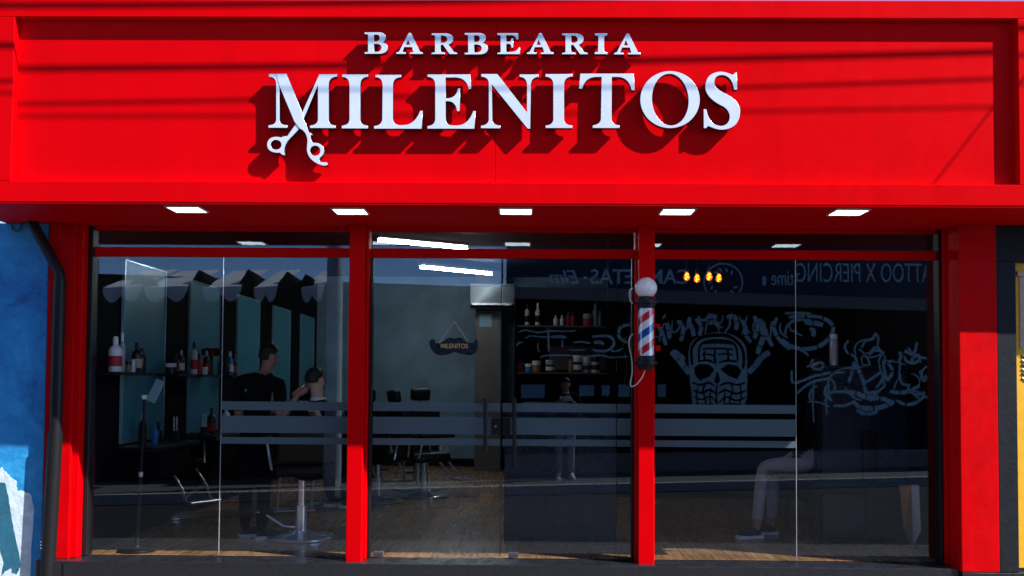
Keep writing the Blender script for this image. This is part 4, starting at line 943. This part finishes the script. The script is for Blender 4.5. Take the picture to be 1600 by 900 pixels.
# retail shelf unit
y0 = 5.0; a, b_ = W(806, 508, y0), W(956, 582, y0)
rs = thing('retail_shelf', ((a.x + b_.x) / 2, y0 + .15, F), 'dark wall unit with two shelves of products behind the desk', 'shelf')
box('back_panel', a.x - .02, b_.x + .02, y0 + .31, y0 + .34, F, 2.9, M['int_black'], rs, .003)
box('panel_inlay', W(858, 560, y0 + .3).x, b_.x - .05, y0 + .295, y0 + .309, b_.z + .03, b_.z + .36, M['int_brown'], rs, .002)
for s_, x in ((-1, a.x), (1, b_.x)): box('upright', x - .012, x + .012, y0, y0 + .308, F, 2.9, M['int_black'], rs, .003)
zsh = [a.z, b_.z, b_.z - .55]
for z in zsh: box('shelf_board', a.x + .0125, b_.x - .0125, y0, y0 + .294, z - .025, z, M['int_brown'], rs, .003)
rg = 'products on the retail shelves'
rows = [(0, ((823, .29, .035, WHT, BLK, 'bottle', BLK, 'tall white bottle at the left of the upper retail shelf'), (840, .3, .035, WHT, WHT, 'bottle', BLK, 'second tall white bottle on the upper retail shelf'), (868, .14, .03, WHT, WHT, 'bottle', None, 'small white bottle, left of a pair on the upper retail shelf'), (878, .14, .03, WHT, WHT, 'bottle', None, 'small white bottle, right of a pair on the upper retail shelf'),
      (888, .19, .03, RED_, BLK, 'bottle', None, 'red bottle, left of a pair on the upper retail shelf'), (895, .19, .03, RED_, BLK, 'bottle', None, 'red bottle, right of a pair on the upper retail shelf'), (918, .16, .06, RED_, GRY, 'jar', None, 'wide red jar with grey lid on the upper retail shelf'), (930, .30, .035, GRY, GRY, 'bottle', None, 'grey bottle on the upper retail shelf'), (937, .2, .025, GRY, WHT, 'bottle', None, 'thin grey bottle at the right of the upper retail shelf'))),
    (1, ((812, .18, .05, RED_, BLK, 'jar', None, 'dark red jar at the left of the lower retail shelf'), (826, .11, .05, BLU, WHT, 'jar', None, 'blue jar with white lid on the lower retail shelf'), (838, .15, .055, AMB, WHT, 'jar', None, 'amber jar with white lid on the lower retail shelf'), (860, .16, .06, BLK, GRY, 'jar', WHT, 'black jar with white band on the lower retail shelf'), (892, .22, .03, AMB, BLK, 'bottle', None, 'amber bottle on the lower retail shelf'),
      (903, .22, .06, BLK, WHT, 'jar', WHT, 'black jar with white lid on the lower retail shelf'), (917, .2, .06, GRY, WHT, 'jar', BLK, 'grey jar with white lid on the lower retail shelf'), (930, .22, .06, WHT, BLK, 'jar', BLK, 'white jar with black lid at the right of the lower retail shelf')))]
for r_, items in rows:
    for px, h, r, bo, ca, kd, bd, lb in items: bottle(W(px, 550, y0 + .12).x, y0 + .12, zsh[r_] + .0003, h, r, bo, ca, kd, lb, rg, bd)

# moustache sign hanging behind the glass door
ym = .035
c = W(709, 541, ym); ms = thing('moustache_sign', c.to_tuple(), 'dark moustache shaped sign with orange lettering hanging in the door', 'sign')
mp = lambda p: (lambda v: (v.x, v.z))(W(560 + p[0] / 3.75, 380 + p[1] / 3.75, ym))
obj('board', slab(parse('M 415,585 Q 418,560 440,562 Q 452,570 450,585 Q 490,590 515,560 Q 545,545 563,562 Q 590,545 612,560 Q 640,592 678,585 Q 678,565 692,562 Q 706,570 702,600 Q 700,640 660,656 Q 600,655 563,636 Q 520,662 470,656 Q 425,645 415,585 Z'), ym, ym + .014, mp, .002), M['navy'], ms)
tm = text_mesh('MILENITOS', 1, .0015, .012)
A, B, C = W(560 + 483 / 3.75, 380 + 615 / 3.75, ym), W(560 + 642 / 3.75, 380 + 615 / 3.75, ym), W(560 + 483 / 3.75, 380 + 588 / 3.75, ym)
fit_mesh(tm, lambda u, v, z: Vector((A.x + (B.x - A.x) * u, ym - .0022 - z, A.z + (C.z - A.z) * v)))
b2 = bmesh.new(); b2.from_mesh(tm); bmesh.ops.recalc_face_normals(b2, faces=b2.faces[:]); b2.to_mesh(tm); b2.free()
obj('lettering', tm, M['orange'], ms)
hkp = W(710, 503, ym + .01)
tube('string', [W(686, 536, ym + .005), hkp, W(731, 533, ym + .005)], .003, M['cord'], ms, 5)
obj('hook', bm_mesh(ell_bm(hkp, .006, .006, .006, None, 8, 6)), M['orange'], ms)

# ------------------------------------------------------------------ across the street (seen mirrored in the glass)
fo = lambda x: OA + OB * x
xo0, xo1 = -.35, 13.0
tb = thing('tattoo_shop', (5, fo(5), 0), 'dark shop across the street with painted sign band and skull mural, mirrored in the glass', 'building')
zb0 = WO(1150, 459).z; zl0 = WO(1150, 478).z
skew_box('wall', xo0, xo1, -4.0, 0.0, 0, 5.2, M['opp_dark'], fo, tb)
skew_box('sign_band', xo0 + .02, xo1, .002, .06, zb0, zb0 + 1.15, M['opp_navy'], fo, tb)
skew_box('ledge', xo0 - .05, xo1, .002, .22, zl0, zb0 - .002, M['opp_ledge'], fo, tb)
skew_box('base_course', xo0, xo1, .002, .03, 0, .35, M['opp_ledge'], fo, tb)
nrm = Vector((-OB, 1, 0)).normalized(); tang = Vector((1, OB, 0)).normalized()
def opp_text(name, s, pxr, pxl_, pyb, pyt, m, off=.062, bold=0.01, shear=0.0):
    me = text_mesh(s, 1, .004, bold, shear); A, B, C = WO(pxr, pyb, off), WO(pxl_, pyb, off), WO(pxr, pyt, off)
    fit_mesh(me, lambda u, v, z: A.lerp(B, u) + Vector((0, 0, (C.z - A.z) * v)) + nrm * (z + .004))
    b2 = bmesh.new(); b2.from_mesh(me); bmesh.ops.recalc_face_normals(b2, faces=b2.faces[:]); b2.to_mesh(me); b2.free()
    return obj(name, me, m, tb)
opp_text('sign_text', 'TATTOO X PIERCING', 1468, 1244, 441, 412, M['sign_paint'], bold=-.005)
opp_text('sign_text', 'time', 1240, 1205, 446, 424, M['sign_paint'], bold=0)
opp_text('sign_text', 'CAMISETAS', 1077, 922, 444, 421, M['sign_paint'], bold=.015)
opp_text('sign_text', 'Elm', 905, 858, 443, 422, M['sign_paint'], shear=.35)
def stroke(name, pts, wpx, m, off, closed=False, parent=None):
    P = [WO(px, py, off) for px, py in pts]
    if len(P) > 2: P = smooth_pts(P + ([P[0]] if closed else []), 4)
    bm = bmesh.new(); wd = wpx * 18.5 / 1600 / 2 * 1.2; rows_ = []
    for i, p in enumerate(P):
        d = (P[min(i + 1, len(P) - 1)] - P[max(i - 1, 0)]); d -= nrm * d.dot(nrm); d.normalize(); sdv = d.cross(nrm)
        k = 1 if closed else .7 + .3 * math.sin(math.pi * (i + .6) / (len(P) + .2))
        rows_.append([bm.verts.new(p + sdv * wd * k * a + nrm * b_) for a, b_ in ((-1, 0), (1, 0), (1, .006), (-1, .006))])
    gap = wpx >= 5 and len(P) > 6 and name.startswith('mural')
    for i, (A, B) in enumerate(zip(rows_, rows_[1:])):
        if gap and i % 4 == 3:
            B = [bm.verts.new(a.co.lerp(b_.co, .55)) for a, b_ in zip(A, B)]
        for k in range(4): bm.faces.new((A[k], A[(k + 1) % 4], B[(k + 1) % 4], B[k]))
    bmesh.ops.holes_fill(bm, edges=bm.edges[:], sides=4)
    bmesh.ops.recalc_face_normals(bm, faces=bm.faces[:]); return obj(name, bm_mesh(bm), m, parent or tb)
def strokes(name, lists, tr, m, off, wd):
    for it in lists:
        w_ = wd
        if isinstance(it[0], (int, float)): w_, it = it[0], it[1:]
        stroke(name, [tr(p) for p in it], w_, m, off)
e1 = [(1130 + 30 * math.cos(R(a)), 441 + 29 * math.sin(R(a))) for a in range(0, 360, 20)]
stroke('round_logo', e1, 2.2, M['sign_paint'], .063, True)
for a in range(20, 330, 26): 
    p = (1130 + 23 * math.cos(R(a)), 441 + 22 * math.sin(R(a))); q = (1130 + 18 * math.cos(R(a + 9)), 441 + 17 * math.sin(R(a + 9))); stroke('logo_mark', [p, q], 3, M['sign_paint'], .063)
stroke('logo_mark', [(1194, 432), (1194, 446)], 6, M['sign_paint'], .063)
stroke('sign_dot', [(912, 434), (917, 434)], 5, M['sign_paint'], .063)
k5 = T(1000, 380, 3.215); k6 = T(1220, 380, 3.214); MU = M['mural']
def opp_fill(name, pts, m, off, t=.003):
    P = [WO(*p, off) for p in pts]; bm = bmesh.new(); A = [bm.verts.new(p) for p in P]; B = [bm.verts.new(p + nrm * t) for p in P]
    bm.faces.new(A); bm.faces.new(B[::-1])
    for k in range(len(P)): bm.faces.new((A[k], B[k], B[(k + 1) % len(P)], A[(k + 1) % len(P)]))
    bmesh.ops.triangulate(bm, faces=[f for f in bm.faces if len(f.verts) > 4]); bmesh.ops.recalc_face_normals(bm, faces=bm.faces[:]); return obj(name, bm_mesh(bm), m, tb)
opp_fill('mural_skull', [k5(p) for p in parse('M 252,640 Q 232,560 252,505 Q 285,455 390,446 Q 500,452 532,525 Q 545,590 530,650 Q 548,690 532,735 L 538,770 522,826 Q 400,835 265,826 L 270,775 256,735 Q 245,690 262,665 Z')[0]], MU, .002)
DK = M['opp_dark']
for pts in ([(272, 624), (300, 605), (350, 611), (374, 634), (352, 668), (300, 690), (276, 664)], [(404, 634), (440, 609), (488, 615), (510, 642), (490, 684), (440, 664)], [(386, 648), (373, 694), (384, 706), (396, 704), (404, 690), (394, 650)]):
    opp_fill('mural_socket', [k5(p) for p in pts], DK, .008)
def dark_lines(lists):
    for wpx, *pts in lists: stroke('skull_line', [k5(p) for p in pts], wpx, DK, .0085)
dark_lines([[5, (262, 610), (258, 530), (292, 482), (340, 465), (390, 461), (445, 468), (498, 505), (520, 560), (518, 630)], [3.5, (296, 598), (298, 522), (332, 494), (390, 488), (448, 494), (482, 520), (492, 590)],
 [2.5, (306, 505), (390, 500), (470, 506)], [2.5, (306, 532), (390, 528), (468, 534)], [3.5, (377, 532), (374, 570), (380, 606)], [2.5, (310, 562), (340, 558), (366, 564)], [2.5, (392, 560), (430, 556), (466, 562)], [3, (300, 592), (340, 588), (370, 600)], [3, (398, 600), (440, 590), (490, 596)], [3, (322, 540), (322, 586)], [3, (440, 536), (444, 590)],
 [3, (262, 700), (300, 712), (345, 702), (372, 716)], [3, (400, 716), (440, 702), (490, 712), (528, 700)], [3, (268, 738), (310, 752), (350, 738), (388, 760)], [3, (392, 758), (430, 738), (480, 756), (532, 740)], [2.5, (272, 772), (310, 786), (352, 770), (384, 800)], [2.5, (396, 800), (436, 772), (480, 790), (528, 776)], [2.5, (280, 806), (330, 812), (370, 806)], [2.5, (410, 812), (460, 806), (516, 814)],
 [2.5, (388, 710), (382, 760), (390, 825)], [2.5, (330, 700), (316, 740), (330, 790), (318, 826)], [2.5, (452, 700), (466, 740), (450, 790), (462, 826)], [2, (290, 720), (284, 770), (292, 820)], [2, (504, 712), (508, 770), (498, 822)], [2, (356, 730), (350, 780), (360, 822)], [2, (424, 730), (426, 780), (418, 822)]])
strokes('mural_hand', [[9, (158, 545), (195, 585), (225, 625), (248, 658)], [6, (165, 540), (200, 560), (225, 590)], [9, (652, 548), (610, 575), (575, 620), (542, 652)], [8, (612, 410), (618, 470), (600, 520), (590, 560)], [5, (640, 545), (600, 590), (560, 640)]], k5, MU, .002, 5)
strokes('mural_letter', [
 [8, (118, 366), (126, 372)], [6, (100, 420), (118, 470), (132, 515)], [7, (135, 400), (145, 440), (148, 480)], [6, (185, 392), (212, 412), (214, 462), (200, 492)], [7, (250, 372), (246, 405), (262, 430), (270, 470)], [6, (280, 378), (306, 418), (295, 468)],
 [7, (345, 372), (365, 366), (388, 376)], [6, (345, 404), (370, 396), (402, 410)], [7, (436, 372), (470, 366), (486, 396), (480, 440)], [6, (512, 386), (530, 420), (533, 465), (560, 500)], [7, (572, 366), (590, 400), (585, 450), (570, 480)],
 [7, (600, 380), (626, 430), (640, 470), (668, 522)], [6, (690, 372), (672, 420), (690, 470), (735, 525)], [6, (735, 525), (770, 522)]], k5, MU, .002, 6)
strokes('mural_graffiti', [
 [4, (20, 352), (90, 350), (150, 352)], [6, (40, 372), (130, 365), (215, 378), (262, 420), (240, 478), (180, 522), (100, 530), (40, 510), (5, 480)], [4, (20, 470), (30, 420), (70, 388), (150, 385)], [7, (120, 400), (165, 400), (215, 412)], [7, (145, 430), (165, 440), (160, 470)],
 [3, (245, 792), (238, 690), (270, 655), (322, 650)], [6, (340, 700), (360, 640), (372, 600), (400, 660), (420, 720), (430, 752), (500, 742)], [3, (522, 712), (500, 640), (492, 590), (508, 545), (470, 540), (450, 560)], [4, (405, 525), (425, 490), (460, 480), (475, 455), (490, 480), (484, 510)],
 [5, (440, 560), (480, 520), (500, 545)], [5, (512, 590), (520, 640), (535, 690), (560, 640), (540, 600), (570, 590)], [5, (590, 550), (605, 560), (590, 600)], [4, (600, 600), (595, 660), (610, 705), (650, 712)], [5, (620, 540), (660, 560)], [4, (340, 490), (320, 520), (340, 560)],
 [7, (320, 745), (380, 755), (430, 775), (500, 780), (560, 800)], [7, (370, 800), (400, 825), (470, 830), (540, 812), (570, 795)], [5, (380, 840), (430, 858), (490, 845)], [6, (545, 745), (600, 750), (655, 738), (700, 712)], [5, (580, 790), (630, 812), (690, 795), (720, 760)],
 [4, (55, 640), (60, 700), (110, 690), (160, 670), (250, 650)], [4, (80, 755), (150, 700), (240, 680)], [3, (165, 700), (160, 800), (165, 900)], [3, (225, 780), (230, 860)], [4, (130, 620), (200, 600), (215, 620)], [6, (700, 640), (715, 690), (735, 660)], [4, (650, 590), (690, 560), (700, 600)]], k6, MU, .002, 5)
rg_ = random.Random(11)
for _ in range(30):
    x, y = rg_.uniform(1262, 1452), rg_.uniform(548, 640); a = rg_.uniform(0, 6.28); pts = []
    bend = rg_.uniform(-.9, .9)
    for q in range(5): pts.append((x, y)); a += bend; x += 9 * math.cos(a); y += 8 * math.sin(a)
    stroke('mural_graffiti', pts, rg_.choice((2.2, 3, 4.2)), MU, .0075)
for x0 in range(1012, 1236, 13):
    y0 = 492 + .0016 * (x0 - 1125) ** 2 + rg_.uniform(-3, 3); pts = [(x0, y0)]; a = rg_.uniform(.8, 2.2)
    for q in range(4): pts.append((pts[-1][0] + 6 * math.cos(a), pts[-1][1] + 8 * math.sin(a))); a += rg_.uniform(-.8, .8)
    stroke('mural_letter', pts, rg_.choice((2, 2.6)), MU, .0075)
k8 = T(800, 500, 5.626)
strokes('mural_graffiti', [
 [2.5, (60, 105), (120, 90), (220, 110), (330, 95), (480, 100), (560, 92)], [2, (110, 165), (170, 140), (260, 150), (350, 145), (480, 150)], [4, (705, 150), (760, 140), (860, 145), (895, 195), (870, 250), (800, 275), (710, 260)], [5, (720, 200), (770, 195), (810, 215)], [2.5, (245, 330), (300, 312), (480, 310), (620, 322), (780, 310), (860, 330), (1020, 320)],
 [5, (1030, 40), (960, 60), (935, 120), (960, 170), (1020, 200)], [3, (320, 60), (318, 180), (322, 280)], [4, (345, 150), (420, 145), (470, 155)], [2.5, (40, 230), (60, 200), (90, 200)], [2, (230, 200), (225, 250), (245, 280)], [2.5, (440, 180), (440, 240)], [2.5, (540, 200), (600, 190), (690, 205)], [2, (500, 260), (570, 265), (640, 262)], [2.5, (870, 275), (930, 270), (965, 250)]], k8, MU, .002, 3)
for px0, px1, py0, py1 in ((814, 851, 601, 622), (905, 928, 602, 619), (940, 952, 602, 618), (966, 984, 601, 620), (1027, 1040, 601, 620)):
    A, B = WO(px0, py1), WO(px1, py0); skew_box('tile_panel', A.x, B.x, .031, .04, A.z, B.z, M['blue_tile'], fo, tb)
# low house with a scalloped awning
lh = thing('low_house', (-6, -9.5, 0), 'low dark house across the street with a peaked grey awning, mirrored in the glass', 'building')
skew_box('wall', -15, xo0 - .02, -4, -.02, 0, 3.05, M['opp_dark'], fo, lh)
skew_box('parapet', -15, xo0 - .02, -.6, -.03, 3.052, 3.32, M['opp_dark'], fo, lh)
def WOy(px, py, y):                      # mirrored spot at a given distance in front of the glass (y < 0)
    d = ray(px, py); t = (-y - CAM.y) / d.y; p = CAM + d * t; return Vector((p.x, -p.y, p.z))
ya = -7.35
peaks = [(150, 205), (222, 262), (262, 306), (312, 342), (342, 372), (372, 402), (402, 436), (436, 470), (470, 506)]
kq = 0
segs = [(163, 222), (228, 294), (318, 378), (398, 434), (472, 506)]
for a, b_ in segs:
    P0, P1 = WOy(a, 452, ya), WOy(b_, 449, ya); nn = 12; bm = bmesh.new(); up_, lo_ = [], []
    for i in range(nn + 1):
        u = i / nn; p = P0.lerp(P1, u); sc_ = .12 * abs(math.sin(u * math.pi * 2)) + (.05 if 0 < i < nn else 0)
        up_.append((bm.verts.new(p + Vector((0, -1.6, .46))), bm.verts.new(p + Vector((0, -1.6, .44))))); lo_.append((bm.verts.new(p + Vector((0, .05, .02))), bm.verts.new(p + Vector((0, .04, .0))), bm.verts.new(p + Vector((0, .055, -.05 - sc_))), bm.verts.new(p + Vector((0, .042, -.05 - sc_)))))
    for i in range(nn):
        bm.faces.new((up_[i][0], up_[i + 1][0], lo_[i + 1][0], lo_[i][0])); bm.faces.new((up_[i][1], lo_[i][1], lo_[i + 1][1], up_[i + 1][1]))
        bm.faces.new((lo_[i][0], lo_[i + 1][0], lo_[i + 1][2], lo_[i][2])); bm.faces.new((lo_[i][1], lo_[i][3], lo_[i + 1][3], lo_[i + 1][1])); bm.faces.new((lo_[i][2], lo_[i + 1][2], lo_[i + 1][3], lo_[i][3]))
    bmesh.ops.recalc_face_normals(bm, faces=bm.faces[:]); obj('awning', bm_mesh(bm), M['awning'], lh)
for pk, pb0, pb1, py in ((311, 292, 330, 421), (388, 368, 404, 420), (449, 428, 466, 424), (478, 462, 494, 428), (215, 196, 256, 428)):
    A, B, C = WOy(pk, py, ya - .3), WOy(pb0, 452, ya + .02), WOy(pb1, 452, ya + .02)
    bm = bmesh.new(); v = [bm.verts.new(p) for p in (A, B, C, A + Vector((0, -.9, -.05)), B + Vector((0, -1.4, .1)), C + Vector((0, -1.4, .1)))]
    for f in ((0, 1, 2), (0, 3, 4, 1), (0, 2, 5, 3), (1, 4, 5, 2), (3, 5, 4)): bm.faces.new([v[k] for k in f])
    bmesh.ops.recalc_face_normals(bm, faces=bm.faces[:]); obj('awning_peak', bm_mesh(bm), M['opp_dark'], lh)
# utility pole across the street
c = WOy(519, 748, -7.6); up_ = thing('utility_pole', (c.x, c.y, 0), 'concrete utility pole across the street, mirrored beside the first red pillar', 'pole')
lathe('shaft', [(0, 0), (.14, 0), (.105, 7.5), (0, 7.5)], M['pole'], up_, (c.x, c.y, 0), 20)
box('meter_box', c.x - .22, c.x - .1, c.y - .14, c.y + .12, 1.45, 1.95, M['opp_dark'], up_, .01)
box('crossarm', c.x - .8, c.x + .8, c.y - .05, c.y + .05, 7.0, 7.1, M['pole'], up_, .005)
# bystander reflected in the door glass
yy = -8.95; x0 = .68
Jp = dict(pelvis=(x0, yy, .94), chest=(x0, yy, 1.28), neck=(x0, yy, 1.46), head=(x0, yy + .02, 1.60), shoulder_l=(x0 - .19, yy, 1.40), elbow_l=(x0 - .27, yy + .1, 1.15), wrist_l=(x0 - .12, yy + .3, 1.32), shoulder_r=(x0 + .19, yy, 1.40), elbow_r=(x0 + .27, yy + .1, 1.15), wrist_r=(x0 + .1, yy + .3, 1.32),
  hip_l=(x0 - .1, yy, .88), knee_l=(x0 - .1, yy + .02, .49), ankle_l=(x0 - .11, yy, .09), toe_l=(x0 - .13, yy + .17, .035), hip_r=(x0 + .1, yy, .88), knee_r=(x0 + .1, yy + .02, .49), ankle_r=(x0 + .11, yy, .09), toe_r=(x0 + .13, yy + .17, .035))
person('person in black top and grey trousers across the street, mirrored in the door', Jp, M['skin'], M['black_cloth'], M['grey_cloth'], M['sole'], (0, 1, 0))
t = thing('phone', (x0, yy + .36, 1.36), 'pale phone held up by the mirrored person', 'phone'); box('case', x0 - .075, x0 + .075, yy + .40, yy + .408, 1.32, 1.40, M['white'], t, .003); box('lens', x0 - .06, x0 - .03, yy + .4085, yy + .411, 1.37, 1.39, M['black_metal'], t, .001)

# ------------------------------------------------------------------ overhead cables (their shadows cross the fascia)
def cable_for_shadow(px0, py0, px1, py1, dist, rad, label, y=YR):
    A, B = W(px0, py0, y), W(px1, py1, y); k = dist / -SUN.y
    A, B = A + SUN * k, B + SUN * k; d = (B - A); mid = (A + B) / 2; pts = []
    for i in range(-24, 25):
        u = i / 24; p = mid + d * u * 1.8; p.z += .25 * u * u - .25 * .07; pts.append(p)
    o = tube('overhead_cable', pts, rad, M['wire'], None, 6); tag(o, label, 'cable', 'cables above the street')
cable_for_shadow(30, 108, 1550, 82, 1.0, .014, 'thick overhead cable above the fascia, highest shadow across the sign')
cable_for_shadow(30, 163, 1550, 124, 1.05, .008, 'thin overhead cable whose shadow crosses the middle of the fascia')
cable_for_shadow(30, 182, 1550, 168, 1.1, .006, 'thinnest overhead cable whose shadow crosses the lower fascia')
cable_for_shadow(0, 9, 1000, -6, 0.9, .014, 'overhead cable shading the top border of the fascia', YF)
A, B = W(1458, 288, YR), W(1552, 168, YR); k = 1.2
tag(tube('stay_wire', [A + SUN * k / -SUN.y - (B - A) * .3, B + SUN * k / -SUN.y + (B - A) * .6], .006, M['wire'], None, 6), 'slanting stay wire above the right end of the fascia', 'cable')
